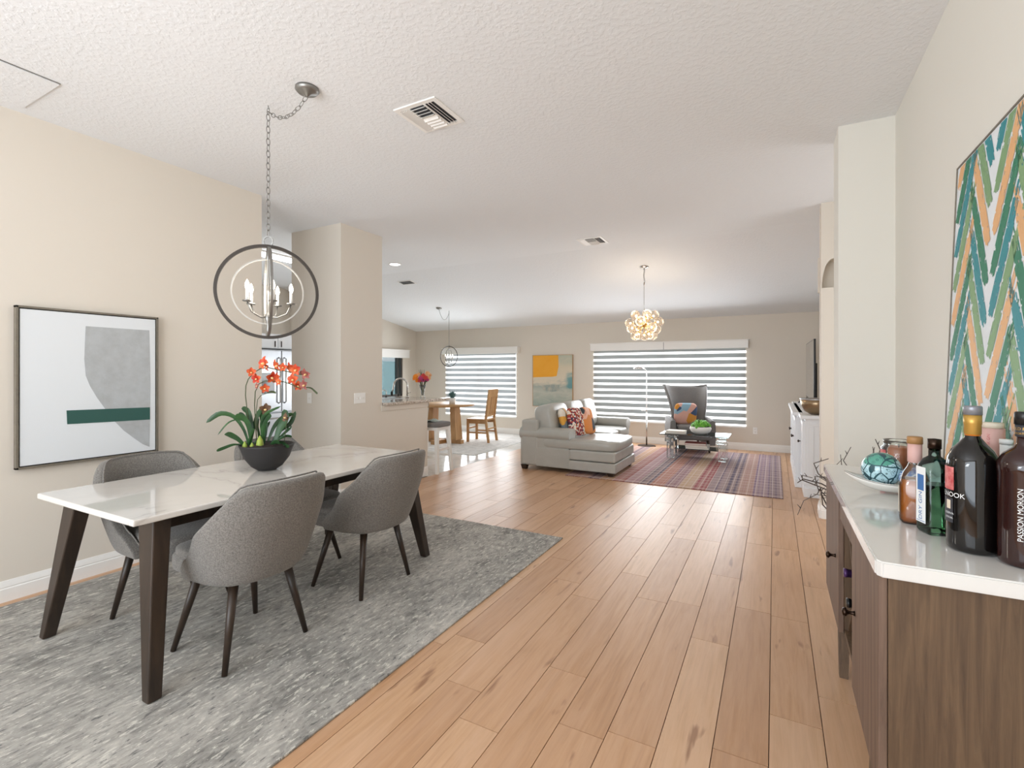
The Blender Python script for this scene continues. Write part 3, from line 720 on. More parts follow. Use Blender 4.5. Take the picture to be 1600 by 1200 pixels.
# leaning herringbone canvas over the sideboard
t = thing('canvas_painting', 'large herringbone brushstroke canvas in teal, green and peach leaning on the wall', 'painting', (.600, 2.07, .9030))
t.rotation_euler = (0, math.asin(.036), 0)
PWd, PH = .94, 1.28
bm = B(); box(bm, -.004, .028, -PWd/2, PWd/2, 0, PH); obj('canvas', bm, 'canvas', t)
bm = B()
for b in ((-.008, .030, -PWd/2-.006, -PWd/2, -.0, PH+.006), (-.008, .030, PWd/2, PWd/2+.006, -.0, PH+.006), (-.008, .030, -PWd/2, PWd/2, PH, PH+.006)): box(bm, *b)
obj('frame_edge', bm, 'frame', t)
rs = random.Random(11); strokes = {k: B() for k in ('brush_green', 'brush_sage', 'brush_teal', 'brush_peach')}
def clip_poly(pts, lo, hi):
    for ax, val, sgn in ((0, lo[0], 1), (0, hi[0], -1), (1, lo[1], 1), (1, hi[1], -1)):
        out = []
        for i in range(len(pts)):
            p, q = pts[i-1], pts[i]; ip = sgn*(p[ax]-val) >= 0; iq = sgn*(q[ax]-val) >= 0
            if ip != iq:
                k = (val-p[ax])/(q[ax]-p[ax]); out.append((p[0]+k*(q[0]-p[0]), p[1]+k*(q[1]-p[1])))
            if iq: out.append(q)
        pts = out
        if len(pts) < 3: return []
    return pts
def brush(key, x, z, L, W, ang, lay):
    """stroke with rough far end, split into bristle strips"""
    c, s = math.cos(ang), math.sin(ang); n = 9; ns = 14
    for i in range(n):
        w0, w1 = -W/2+W*i/n, -W/2+W*(i+1)/n+.0008
        e0 = L*rs.uniform(.0, .03); e1 = L*(1-rs.uniform(0, .30)**1.0)
        if i in (0, n-1): e0 += L*.06; e1 -= L*.08
        segs = [(e0, e1)]
        if i in (0, n-1, n-2, 1):
            segs = []; a = e0
            while a < e1: b = min(e1, a+rs.uniform(.03, .14)); segs.append((a, b)); a = b+rs.uniform(.004, .02)
        elif rs.random() < .7: segs.append((min(e1+.01, L), min(e1+.01+rs.uniform(.01, .05), L+.03)))
        for a, b in segs:
            if b-a < .003: continue
            q = [(a, w0), (b, w0), (b, w1), (a, w1)]
            q = [(x+u*c-v*s, z+u*s+v*c) for u, v in q]
            q = clip_poly(q, (-PWd/2+.004, .004), (PWd/2-.004, PH-.004))
            if q:
                xo = -.0048-.00012*lay
                f = strokes[key].faces.new([strokes[key].verts.new((xo, yy, zz)) for yy, zz in q]); f.material_index = 0
# seen from the room +y runs to the left; chevrons in five columns
seq = ['brush_green', 'brush_peach', 'brush_sage', 'brush_teal']
colw = .19; lay = 0
for ci in range(-1, 6):
    yc = PWd/2-ci*colw*1.0
    k = ci*3
    z = -.55+ (ci % 2)*.11
    while z < PH+.1:
        key = seq[k % 4]; k += 1; lay += 1
        if ci % 2: ang = math.radians(64); x0 = yc-colw+.02
        else: ang = math.radians(180-64); x0 = yc-.02
        brush(key, x0, z, .46, .050, ang, lay % 7)
        z += .134
for k, bm in strokes.items():
    o = obj('brush_strokes', bm, k, t); o['kind'] = 'stuff'
# painting on the far wall
t = thing('canvas_painting', 'abstract canvas with an orange block over teal and cream, behind the sofa', 'painting', (-4.145, YF, 1.19))
w2, h2 = .462, .55
n = NT('blurred_sea_abstract'); q = n.obj(); a = n.noise(n.map(q, (2, 1, 5)), 1.4, 5, .65, .8); sp = n.n('ShaderNodeSeparateXYZ', {0: q})
zz = n.math('ADD', n.math('ADD', sp.outputs[2], .55), n.math('MULTIPLY', n.math('SUBTRACT', a, .5), .5))
c0 = n.ramp(n.math('MULTIPLY', zz, .91), [(0.0, '#8f9d95'), (0.25, '#b9bbae'), (0.38, '#a3aaa0'), (0.5, '#d5cab5'), (.75, '#d2c6ae'), (1.0, '#b4b9a8')])
xx = n.math('ADD', sp.outputs[0], n.math('MULTIPLY', n.math('SUBTRACT', n.noise(q, 3, 4), .5), .35))
k1 = n.math('MULTIPLY', n.ramp(xx, [(.30, 0), (.38, 1.0)]), n.ramp(n.math('ADD', zz, 0.0), [(.36, 0), (.44, 1.0)]))
k1 = n.math('MULTIPLY', k1, n.ramp(zz, [(.62, 1.0), (.75, 0)]))
n.col(n.mix(n.math('MULTIPLY', k1, .85), c0, '#4f8f96')); n.b.inputs['Roughness'].default_value = .8; M['sea'] = n.m
M['orange'] = mat('marigold_paint', '#e9a32c', .7, vary=(3, '#eda93a')); M['dull_blue'] = mat('slate_smear', '#8c9a97', .8, vary=(9, '#b9b3a2'))
bm = B(); box(bm, -w2+.006, w2-.006, -.03, -.002, -h2+.006, h2-.006); cv = obj('canvas', bm, 'sea', t)
bm = B()
for b in ((-w2, w2, -.035, 0, h2-.007, h2), (-w2, w2, -.035, 0, -h2, -h2+.007), (-w2, -w2+.007, -.035, 0, -h2, h2), (w2-.007, w2, -.035, 0, -h2, h2)): box(bm, *b)
obj('frame', bm, 'nook_wood', t)
def flaty(pts, y, name, m): bm = B(); prism(bm, [(a, y, b) for a, b in pts], (0, -.001, 0)); return obj(name, bm, m, cv)
flaty([(-.45, .07), (-.45, .54), (.14, .54), (.145, .30), (.10, .10), (.0, .085), (-.2, .08)], -.0301, 'painted_block', 'orange')
flaty([(-.22, -.20), (-.23, -.10), (-.02, -.075), (.16, -.09), (.17, -.20), (.0, -.235)], -.0301, 'painted_smear', 'dull_blue')

# ------------------------------------------------------------------ switches and outlets
def plate(loc, rz, w_, kind, label):
    t = thing('wall_plate', label, kind, loc, rz)
    bm = B(); box(bm, -w_/2, w_/2, -.006, 0, -.058, .058, .002); obj('cover_plate', bm, 'white', t)
    n_ = max(1, round(w_/.048)-0) if w_ > .1 else 1
    for i in range(n_):
        x = (i-(n_-1)/2)*.046
        if kind == 'outlet':
            for dz in (-.022, .022):
                bm = B(); lathe(bm, [(0, 0), (.016, 0), (.016, .003), (0, .003)], 16, mat4=Matrix.Translation((x, -.006, dz)) @ Matrix.Rotation(PI/2, 4, 'X')); s_ = obj('socket', bm, 'white', t)
                bm = B()
                for sx in (-.006, .006): box(bm, x+sx-.001, x+sx+.001, -.0098, -.009, dz-.003, dz+.005)
                obj('slot', bm, 'black', s_)
        else:
            bm = B(); box(bm, x-.005, x+.005, -.016, -.006, -.010, .010, .002); obj('toggle', bm, 'white', t)
plate((-4.557, 3.70, 1.088), 0, .07, 'switch', 'single white light switch on the beige wall beyond the orchid')
plate((XL, 3.967, 1.087), PI/2, .165, 'switch', 'triple white switch plate beside the kitchen counter')
plate((-.296, YF, .35), 0, .07, 'outlet', 'white wall outlet right of the wide blind')
# ------------------------------------------------------------------ sofa with chaise (front = +x)
t = thing('sectional_sofa', 'pale grey leather sofa with a chaise, beside the plaid rug', 'sofa', (-2.5, 7.25, 0.0))
bm = B(); box(bm, -.68, .28, -.14, 1.08, .06, .31, .015); box(bm, -.68, -.42, -1.08, 1.08, .06, .70, .03); obj('base_frame', bm, 'sofa', t)
bm = B(); box(bm, .05, .70, -1.10, -.12, .06, .185, .012); box(bm, .05, .69, -1.09, -.13, .19, .33, .025, 0, 3); box(bm, -.45, .06, -1.08, -.13, .06, .32, .01); obj('chaise_base', bm, 'sofa', t)
for (y0, y1, nm) in ((-1.09, -.83, 'armrest'), (.85, 1.11, 'armrest')):
    bm = B(); box(bm, -.70, .045 if y0 < 0 else .30, y0+.02, y1-.02, .06, .50, .02); xe = .05 if y0 < 0 else .31
    yc = (y0+y1)/2; n_ = 24
    prism(bm, [(-.705, yc+.135*math.cos(2*PI*i/n_), .505+.095*math.sin(2*PI*i/n_)) for i in range(n_)], (xe+.705, 0, 0)); o = obj(nm, bm, 'sofa', t)
    for f in o.data.polygons: f.use_smooth = True
    mm = o.modifiers.new('n', 'EDGE_SPLIT'); mm.split_angle = .8
def soft(name, c, h, e, parent, rot=(0, 0, 0), m='sofa', tuft=False):
    bm = B(); cushion(bm, (0, 0, 0), h, e, 40, 20)
    if tuft:
        for v in bm.verts:
            if v.co.z > h[2]*.5:
                v.co.z -= .010*(max(0, math.cos(v.co.x*2*PI/.22))**6+max(0, math.cos(v.co.y*2*PI/.22))**6)
    o = obj(name, bm, m, parent, True); o.location = c; o.rotation_euler = rot; return o
soft('chaise_cushion', (.13, -.61, .395), (.58, .475, .075), .28, t, tuft=True)
soft('seat_cushion', (-.06, .12, .395), (.40, .255, .075), .30, t); soft('seat_cushion', (-.06, .61, .395), (.40, .245, .075), .30, t)
for i, y in enumerate((-.66, .02, .62)): soft('back_cushion', (-.37, y, .68), (.16, .335 if i < 2 else .30, .235), .42, t, (0, -.20, .0))
bm = B()
for x, y in ((-.64, -1.04), (.62, -1.04), (.62, -.18), (-.64, 1.04), (.22, 1.04)): box(bm, x-.04, x+.04, y-.04, y+.04, 0.0, .065)
# each foot is a part
bm.free()
for x, y in ((-.64, -1.04), (.62, -1.03), (.62, -.18), (-.64, 1.04), (.22, 1.04)):
    bm = B(); z0 = .0101 if x > .06 and y < .9 else 0.0; hexa(bm, [(x-.03, y-.03, z0), (x+.03, y-.03, z0), (x+.03, y+.03, z0), (x-.03, y+.03, z0)], [(x-.045, y-.045, .065), (x+.045, y-.045, .065), (x+.045, y+.045, .065), (x-.045, y+.045, .065)]); obj('foot', bm, 'dark_wood', t)
# cushions, patterned
def patmat(name, cols, sx, sz, rough=.9, kind='vor'):
    n = NT(name); q = n.obj()
    v = n.n('ShaderNodeTexVoronoi', {'Vector': n.map(q, (sx, 1, sz)), 'Scale': 1.0}, feature='F1')
    h = n.n('ShaderNodeSeparateColor', {0: v.outputs['Color']}).outputs[0]
    k = len(cols); n.col(n.ramp(h, [(i/k, c) for i, c in enumerate(cols)], 'CONSTANT')); n.b.inputs['Roughness'].default_value = rough; return n.m
M['mosaic'] = patmat('red_white_mosaic_print', ['#8d2f35', '#e9dfd2', '#b5562f', '#e6dacb', '#3f3550', '#a53b45'], 44, 44)
M['geo_olive'] = patmat('olive_mustard_geometric_print', ['#7d7448', '#d9a045', '#e5ddd0', '#6f7b82', '#9a9160'], 7, 7)
M['geo_pink'] = patmat('pink_black_geometric_print', ['#d99f88', '#e8b79f', '#3b4148', '#d98a4a', '#e9d9c8'], 6, 6)
M['geo_blue'] = patmat('blue_peach_geometric_print', ['#3f5375', '#8fb0c4', '#d3913f', '#d8a79a', '#e9e2d6'], 6, 6)
def pillow(loc, s, m, rot, label):
    bm = B(); cushion(bm, (0, 0, 0), (s/2, .065, s/2), .42, 32, 16)
    for v in bm.verts:   # thin corners, plump middle
        r = max(abs(v.co.x), abs(v.co.z))/(s/2); v.co.y *= (1-.55*r**3); q = 1-.06*(1-min(1, abs(abs(v.co.x)-abs(v.co.z))/(s/2)*1.0))*0
    o = obj('throw_pillow', bm, m, None, True); o.location = loc; o.rotation_euler = rot
    return tag(o, label, 'pillow')
pillow((-2.66, 6.53, .66), .40, 'geo_olive', (-.25, .05, PI/2+.25), 'olive and mustard geometric throw pillow, leftmost on the sofa')
pillow((-2.50, 6.60, .665), .40, 'mosaic', (-.25, .12, PI/2-.25), 'red and white mosaic throw pillow on the sofa')
pillow((-2.44, 6.86, .66), .40, 'geo_pink', (-.28, .10, PI/2-.05), 'pink and black geometric throw pillow, rightmost on the sofa')

# ------------------------------------------------------------------ wing chair (front = -y)
t = thing('wing_chair', 'dark grey high-back wing armchair in front of the wide blind', 'armchair', (-1.33, 8.98, 0), .40)
def wing(off):
    def fn(u, v):
        z = .36+.76*v; a = (2*u-1); hw = .27+.125*v**1.6
        sz = 1.0 if v < .25 else 1.0
        wl = .30*math.sin(PI*min(1, (.15+.80*v)))**.8            # how far the wings come forward
        x = hw*math.copysign(abs(a)**.85, a); y = .27+.06*v-wl*abs(a)**3.2
        zt = z+(.035*abs(a)**2 if v > .6 else 0)*(v-.6)/.4
        nx = -.6*a*abs(a)**1.5; l = math.hypot(nx, 1); return (x+off*nx/l, y-off*1/l, zt)
    return fn
bm = B(); O = grid(bm, wing(-.0), 28, 18); I = grid(bm, wing(.065), 28, 18)
for i in range(28):
    for r in (0, 18): bm.faces.new((O[r][i], O[r][i+1], I[r][i+1], I[r][i])).smooth = True
for j in range(18):
    for c in (0, 28): bm.faces.new((O[j][c], O[j+1][c], I[j+1][c], I[j][c])).smooth = True
obj('backrest', bm, 'charcoal_fabric', t, True)
bm = B(); box(bm, -.30, .30, -.33, .26, .22, .38, .03); obj('seat_frame', bm, 'charcoal_fabric', t)
soft('seat_cushion', (0, -.05, .42), (.255, .29, .055), .3, t, m='charcoal_fabric')
for s in (-1, 1):
    bm = B()
    def armf(u, v, s=s):
        y = .22-.52*v; zt = .60-.05*v+.02*math.sin(PI*v); prof = [(.0, .24), (.0, .5), (.02, .97), (.06, 1.0), (.10, .97), (.115, .5), (.10, .24)]
        k = u*6; i = min(5, int(k)); f = k-i; px = prof[i][0]*(1-f)+prof[i+1][0]*f; pz = prof[i][1]*(1-f)+prof[i+1][1]*f
        return (s*(.245+px+.02*v), y, zt*pz)
    V = grid(bm, armf, 18, 12)
    for r in (0, 12): bm.faces.new(V[r])
    obj('armrest', bm, 'charcoal_fabric', t)
for x, y, dx, dy in ((-.25, -.28, -.02, -.02), (.25, -.28, .02, -.02), (-.22, .22, -.03, .05), (.22, .22, .03, .05)):
    bm = B(); tube(bm, [(x, y, .23), (x+dx, y+dy, 0.0105 if y < 0 else 0.0)], [.026, .014], 10); obj('leg', bm, 'dark_wood', t)
pl = pillow((-1.36, 8.86, .655), .38, 'geo_blue', (.28, 0, .40), 'blue and peach geometric pillow propped in the wing chair')

# ------------------------------------------------------------------ glass coffee table
ct = thing('coffee_table', 'glass coffee table with clear block legs in front of the wing chair', 'table', (-1.10, 8.22, .0105))
bm = B(); box(bm, -.52, .50, -.27, .27, .372, .386, .003); obj('tabletop', bm, 'table_glass', ct)
for x in (-.36, .40):
    for y in (-.16, .16):
        bm = B(); box(bm, x-.055, x+.055, y-.05, y+.05, 0, .26, .006); box(bm, x-.08, x+.03, y-.07, y+.04, .262, .315, .004); box(bm, x-.05, x+.06, y-.04, y+.06, .317, .371, .004); obj('leg', bm, 'crystal', ct)
bm = B(); box(bm, -.30, .34, -.2, .2, .150, .160, .002); obj('shelf', bm, 'table_glass', ct)
def book(loc, s, rz, m, label, grp=None, blk=True):
    t = thing('book', label, 'book', loc, rz, grp); a, b, c = s[0]/2, s[1]/2, s[2]
    bm = B(); box(bm, -a, a, -b, b, 0, .003); box(bm, -a, a, -b, b, c-.003, c); box(bm, -a, -a+.003, -b, b, .003, c-.003); obj('cover', bm, m, t)
    bm = B(); box(bm, -a+.003, a-.004, -b+.004, b-.004, .003, c-.003); obj('pages', bm, 'paper', t)
TZ = .0105+.3865
book((-1.40, 8.16, TZ), (.32, .25, .022), .1, 'grey_book', 'pale grey book on the glass table, lower of the pair')
book((-1.39, 8.17, TZ+.0225), (.28, .21, .018), -.05, 'paper', 'cream book on the glass table, upper of the pair')
SZ = .0105+.1605
book((-1.07, 8.18, SZ), (.34, .26, .030), .05, 'grey_book', 'grey book at the bottom of the stack under the glass table')
book((-1.07, 8.18, SZ+.0305), (.33, .25, .028), -.06, 'paper', 'cream book in the middle of the stack under the glass table')
book((-1.10, 8.18, SZ+.059), (.31, .24, .030), .08, 'red_book', 'red book topping the stack under the glass table')
t = thing('plant_bowl', 'white bowl of bright green leaves on the glass table', 'plant', (-1.12, 8.20, TZ)); t.location = (-1.03, 8.20, TZ)
bm = B(); lathe(bm, [(0, 0), (.08, 0), (.14, .035), (.165, .085), (.150, .118), (.142, .118), (.15, .085), (.10, .05), (0, .045)], 32); obj('bowl', bm, 'white', t)
def leafball(bm, c, R, n, size, rnd, zs=.7, mi=0):
    for i in range(n):
        a = rnd.uniform(0, 2*PI); e = rnd.uniform(-.1, 1); d = Vector((math.cos(a)*math.sqrt(max(0, 1-e*e)), math.sin(a)*math.sqrt(max(0, 1-e*e)), e*zs)); p = Vector(c)+d*R*rnd.uniform(.6, 1)
        t1 = d.cross(Vector((rnd.random(), rnd.random(), rnd.random()))).normalized(); t2 = (t1.cross(d)+d*rnd.uniform(-.5, .8)).normalized(); s = size*rnd.uniform(.7, 1.3)
        q = [p-t1*s*.5, p+t2*s*.55, p+t1*s*.5, p-t2*s*.55]; m_ = bm.verts.new(p+d*s*.25); vs = [bm.verts.new(x) for x in q]
        for k in range(4): f = bm.faces.new((vs[k], vs[(k+1) % 4], m_)); f.material_index = mi
rn = random.Random(5)
bm = B(); leafball(bm, (0, 0, .11), .15, 260, .05, rn, .75); o = obj('foliage', bm, 'bright_green', t); o['kind'] = 'stuff'
bm = B(); lathe(bm, [(0, .08), (.144, .08), (.135, .125), (0, .15)], 24); obj('soil', bm, 'soil', t)

# ------------------------------------------------------------------ floor lamp
t = thing('floor_lamp', 'slim chrome floor lamp with a small head by the wide blind', 'lamp', (-2.09, 9.14, 0))
bm = B(); lathe(bm, [(0, 0), (.165, 0), (.165, .012), (.15, .02), (0, .022)], 36); obj('base', bm, 'knob', t)
bm = B(); tube(bm, [(0, 0, .02), (0, 0, .62)], .013, 10); tube(bm, [(0, 0, .60), (0, 0, 1.32), (-.008, -.004, 1.40), (-.04, -.02, 1.45), (-.09, -.04, 1.46)], .0075, 8); obj('pole', bm, 'chrome', t)
bm = B(); lathe(bm, [(0, .03), (.03, .028), (.062, .0), (.066, -.02), (.06, -.02), (.0, -.004)], 24, (-.13, -.055, 1.455), sx=1.5); obj('lamp_head', bm, 'chrome', t)
bm = B(); tube(bm, [(0, 0, .66), (-.07, -.03, .66)], .006, 8); sphere(bm, (-.075, -.03, .66), .011); obj('handle', bm, 'chrome', t)

# ------------------------------------------------------------------ media cabinet, TV, bowl
t = thing('media_cabinet', 'white panelled media cabinet with small dark knobs against the right wall', 'cabinet', (.50, 7.68, 0))
bm = B(); box(bm, -.20, .29, -1.42, 1.42, .10, .86); box(bm, -.255, -.19, -.92, .92, .10, .86)
box(bm, -.215, .29, -1.44, 1.44, 0, .10, .004); box(bm, -.285, -.19, -.95, .95, 0, .10, .004); obj('body', bm, 'cabinet_white', t)
bm = B(); box(bm, -.25, .295, -1.47, 1.47, .86, .90, .006); box(bm, -.31, -.2, -.97, .97, .86, .90, .006); obj('top', bm, 'cabinet_white', t)
bm = B()
for b in ((-.17, .26, -1.428, -1.42, .14, .18), (-.17, .26, -1.428, -1.42, .78, .82), (-.17, -.12, -1.428, -1.42, .18, .78), (.21, .26, -1.428, -1.42, .18, .78)): box(bm, *b, .002)
obj('side_panel', bm, 'cabinet_white', t)
def cdoor(x, y0, y1, ky):
    bm = B(); box(bm, x-.018, x, y0+.004, y1-.004, .13, .83, .002)
    for b in ((y0+.004, y1-.004, .13, .18), (y0+.004, y1-.004, .78, .83), (y0+.004, y0+.055, .18, .78), (y1-.055, y1-.004, .18, .78)): box(bm, x-.027, x-.017, *b, .002)
    d = obj('door', bm, 'cabinet_white', t); bm = B(); lathe(bm, [(0, 0), (.006, 0), (.006, .014), (.016, .02), (.016, .028), (0, .034)], 14, mat4=Matrix.Translation((x-.027, ky, .56)) @ Matrix.Rotation(-PI/2, 4, 'Y')); obj('knob', bm, 'knob', d)
cdoor(-.20, -1.40, -.93, -.98); cdoor(-.255, -.91, -.46, -.50); cdoor(-.255, -.45, 0, -.40); cdoor(-.255, .01, .46, .41); cdoor(-.255, .47, .91, .52); cdoor(-.20, .93, 1.40, .98)
t = thing('television', 'flat black television standing on the white media cabinet', 'television', (.46, 8.25, .9005), .01)
bm = B(); box(bm, -.012, .012, -.74, .74, .09, .915, .003); box(bm, .012, .05, -.45, .45, .12, .6, .01); obj('casing', bm, 'black', t)
bm = B(); box(bm, -.0135, -.0115, -.728, .728, .105, .905); obj('screen', bm, 'screen', t)
for y in (-.5, .5):
    bm = B(); tube(bm, [(-.13, y-.03, .006), (0, y, .095), (.11, y-.03, .006)], .007, 6); obj('stand_foot', bm, 'black', t)
t = thing('metal_bowl', 'hammered bronze metal bowl on the near end of the white media cabinet', 'bowl', (.42, 6.44, .9005))
bm = B(); lathe(bm, [(0, 0), (.06, 0), (.12, .035), (.155, .10), (.165, .175), (.160, .175), (.148, .10), (.11, .042), (0, .012)], 32); obj('bowl', bm, mat('hammered_bronze', '#9a8468', .3, .8, bump=(25, .3, .01)), t); 
bm = B(); lathe(bm, [(.163, .165), (.168, .170), (.168, .180), (.160, .180), (.159, .165)], 32); obj('rim', bm, 'steel', t)

# ------------------------------------------------------------------ breakfast nook
NT0 = (-5.66, 7.72, .0085)
t = thing('round_table', 'round honey-wood breakfast table on slab legs', 'table', NT0)
bm = B(); lathe(bm, [(0, .715), (.575, .715), (.59, .725), (.59, .748), (.58, .755), (0, .755)], 56); obj('tabletop', bm, 'nook_wood', t)
for s in (-1, 1):
    bm = B(); hexa(bm, [(s*.30-.07, -.11, .07), (s*.30+.05, -.11, .07), (s*.30+.05, .11, .07), (s*.30-.07, .11, .07)], [(s*.25-.06, -.09, .715), (s*.25+.05, -.09, .715), (s*.25+.05, .09, .715), (s*.25-.06, .09, .715)], bev=.004); obj('leg', bm, 'nook_wood', t)
bm = B(); box(bm, -.42, .42, -.05, .05, 0, .07, .004); box(bm, -.06, .06, -.36, .36, 0, .07, .004); obj('base', bm, 'nook_wood', t)
def wood_chair(label, loc, rz):     # front = -x
    t = thing('wooden_chair', label, 'chair', loc, rz)
    bm = B(); box(bm, -.22, .21, -.22, .22, .42, .455, .008); obj('seat', bm, 'nook_wood', t)
    bm = B(); box(bm, -.20, .19, -.205, -.185, .36, .42); box(bm, -.20, .19, .185, .205, .36, .42); box(bm, -.205, -.185, -.2, .2, .36, .42); obj('apron', bm, 'nook_wood', t)
    for s in (-1, 1):
        bm = B(); box(bm, -.215, -.17, s*.20-.022, s*.20+.022, 0, .42, .004); obj('leg', bm, 'nook_wood', t)
        bm = B(); y0, y1 = s*.20-.02, s*.20+.02
        hexa(bm, [(.23, y0, 0), (.27, y0, 0), (.27, y1, 0), (.23, y1, 0)], [(.17, y0, .44), (.21, y0, .44), (.21, y1, .44), (.17, y1, .44)])
        hexa(bm, [(.17, y0, .44), (.21, y0, .44), (.21, y1, .44), (.17, y1, .44)], [(.25, y0, 1.02), (.28, y0, 1.02), (.28, y1, 1.02), (.25, y1, 1.02)]); obj('leg', bm, 'nook_wood', t)
    bm = B(); hexa(bm, [(.235, -.2, .88), (.26, -.2, .88), (.26, .2, .88), (.235, .2, .88)], [(.25, -.2, 1.03), (.28, -.2, 1.03), (.28, .2, 1.03), (.25, .2, 1.03)], bev=.004); obj('top_rail', bm, 'nook_wood', t)
    for y0, y1 in ((-.15, -.06), (.06, .15), (-.03, .03)):
        bm = B(); hexa(bm, [(.185, y0, .50), (.20, y0, .50), (.20, y1, .50), (.185, y1, .50)], [(.24, y0, .89), (.255, y0, .89), (.255, y1, .89), (.24, y1, .89)]); obj('slat', bm, 'nook_wood', t)
    bm = B(); hexa(bm, [(.175, -.19, .50), (.20, -.19, .50), (.20, .19, .50), (.175, .19, .50)], [(.18, -.19, .54), (.205, -.19, .54), (.205, .19, .54), (.18, .19, .54)]); obj('back_rail', bm, 'nook_wood', t)
    for b in ((-.18, .22, -.208, -.192, .17, .20), (-.18, .22, .192, .208, .17, .20), (-.20, -.185, -.2, .2, .25, .28), (.215, .235, -.2, .2, .25, .28)):
        bm = B(); box(bm, *b); obj('stretcher', bm, 'nook_wood', t)
    return t
wc = wood_chair('honey-wood slat-back chair, side on, right of the round table', (-5.13, 8.22, .0085), .12)
t = thing('succulent_pot', 'white pot with blue-green sprigs on the round breakfast table', 'plant', (-5.42, 7.64, .0085+.7555))
bm = B(); lathe(bm, [(0, 0), (.055, 0), (.072, .12), (.065, .12), (.06, .10), (0, .10)], 24); obj('pot', bm, 'white', t)
bm = B()
for i in range(60):
    a = rn.uniform(0, 2*PI); e = rn.uniform(.15, 1); r = .05+.11*(1-e)
    b_ = Vector((math.cos(a)*.02, math.sin(a)*.02, .10)); tip = Vector((math.cos(a)*r*1.1, math.sin(a)*r*1.1, .15+.13*e)); sd = Vector((-math.sin(a), math.cos(a), 0))*.009; md = (b_+tip)/2+Vector((0, 0, .02))
    vs = [bm.verts.new(x) for x in (b_, md-sd, tip, md+sd)]; bm.faces.new(vs)
o = obj('foliage', bm, 'blue_green', t); o['kind'] = 'stuff'
# bar stool
t = thing('bar_stool', 'white backless bar stool with a dark padded seat at the counter end', 'stool', (-4.22, 5.45, 0.0))
bm = B(); cushion(bm, (0, 0, .655), (.235, .17, .035), .3); obj('seat', bm, 'charcoal_fabric', t, True)
bm = B(); box(bm, -.21, .21, -.145, .145, .58, .625, .003); obj('apron', bm, 'white', t)
for sx in (-1, 1):
    for sy in (-1, 1):
        bm = B()
        def q(x, y, h, z): return [(sx*x-h, sy*y-h, z), (sx*x+h, sy*y-h, z), (sx*x+h, sy*y+h, z), (sx*x-h, sy*y+h, z)]
        hexa(bm, q(.225, .165, .020, 0), q(.185, .125, .024, .62)); obj('leg', bm, 'white', t)
for b in ((-.19, .19, -.155, -.130, .20, .235), (-.19, .19, .13, .155, .20, .235), (-.215, -.19, -.14, .14, .30, .335), (.19, .215, -.14, .14, .30, .335)):
    bm = B(); box(bm, *b); obj('stretcher', bm, 'white', t)
o = thing('folded_cloth', 'patterned grey and green cloth lying on the bar stool', 'cloth', (-4.27, 5.45, .692))
bm = B(); grid(bm, lambda u, v: (-.15+.30*u, -.12+.24*v, .012*math.sin(9*u+3*v)+.012), 14, 10); g = obj('cloth', bm, mat('sage_patterned_cloth', '#c9cfc8', .9, vary=(12, '#7d8c86')), o); m_ = g.modifiers.new('s', 'SOLIDIFY'); m_.thickness = .008

# ------------------------------------------------------------------ kitchen
t = thing('kitchen_counter', 'speckled granite counter with sink on the beige half wall', 'counter', (-4.5, 4.95, .9835))
bm = B(); box(bm, -.49, .49, -.62, .64, 0, .032, .006); obj('worktop', bm, 'granite', t)
bm = B(); box(bm, -.42, .02, -.25, .25, .0325, .036, .002); obj('sink', bm, 'steel', t)
bm = B(); box(bm, -4.86, -4.23, 4.34, 5.02, 0, .982); tag(obj('kitchen_cabinet', bm, 'cabinet_white'), 'white base cabinet hidden behind the beige half wall', 'cabinet')
t = thing('faucet', 'curved chrome gooseneck faucet on the granite counter', 'faucet', (-4.56, 5.34, 1.0160), YAW)
bm = B(); lathe(bm, [(0, 0), (.026, 0), (.024, .02), (.014, .03), (0, .03)], 16); pts = [(0, 0, .02), (0, 0, .17)]
for i in range(11): a = PI*i/10; pts.append((-.095+.095*math.cos(a), 0, .18+.09*math.sin(a)))
pts += [(-.20, 0, .12), (-.215, 0, .08)]
tube(bm, pts, .0125, 10); obj('neck', bm, 'chrome', t)
bm = B(); lathe(bm, [(0, 0), (.016, 0), (.018, .05), (.012, .06), (0, .06)], 14, (-.218, 0, .03)); obj('spray_head', bm, 'black', t)
bm = B(); tube(bm, [(.0, 0, .06), (.05, -.01, .075)], .006, 8); obj('lever', bm, 'chrome', t)
t = thing('soap_dispenser', 'small chrome soap dispenser beside the faucet', 'dispenser', (-4.86, 5.24, 1.0160), YAW)
bm = B(); tube(bm, [(0, 0, 0), (0, 0, .09), (-.02, 0, .105), (-.05, 0, .10)], .007, 8); obj('spout', bm, 'chrome', t); bm = B(); lathe(bm, [(0, 0), (.018, 0), (.016, .015), (0, .02)], 14); obj('collar', bm, 'black', t)
# flowers in glass vase
t = thing('flower_vase', 'clear glass vase of orange and pink flowers on the granite counter', 'flowers', (-4.40, 5.48, 1.0160))
bm = B(); lathe(bm, [(0, 0), (.036, 0), (.038, .004), (.02, .04), (.026, .10), (.05, .18), (.047, .18), (.022, .10), (.016, .045), (0, .02)], 24); obj('vase', bm, 'glass', t)
bm = B()
for i in range(14):
    a = rn.uniform(0, 2*PI); tube(bm, [(math.cos(a)*.008, math.sin(a)*.008, .03), (math.cos(a)*.018, math.sin(a)*.018, .12), (math.cos(a)*.05, math.sin(a)*.05, .24)], .003, 5)
o = obj('stems', bm, 'stem', t); o['kind'] = 'stuff'
bm = B(); leafball(bm, (0, 0, .235), .075, 130, .035, rn, .8)
for i in range(5): a = rn.uniform(0, 2*PI); tube(bm, [(math.cos(a)*.02, math.sin(a)*.02, .25), (math.cos(a)*.04-.02, math.sin(a)*.04, .40)], [.009, .001], 5)
o = obj('foliage', bm, 'leaf', t); o['kind'] = 'stuff'
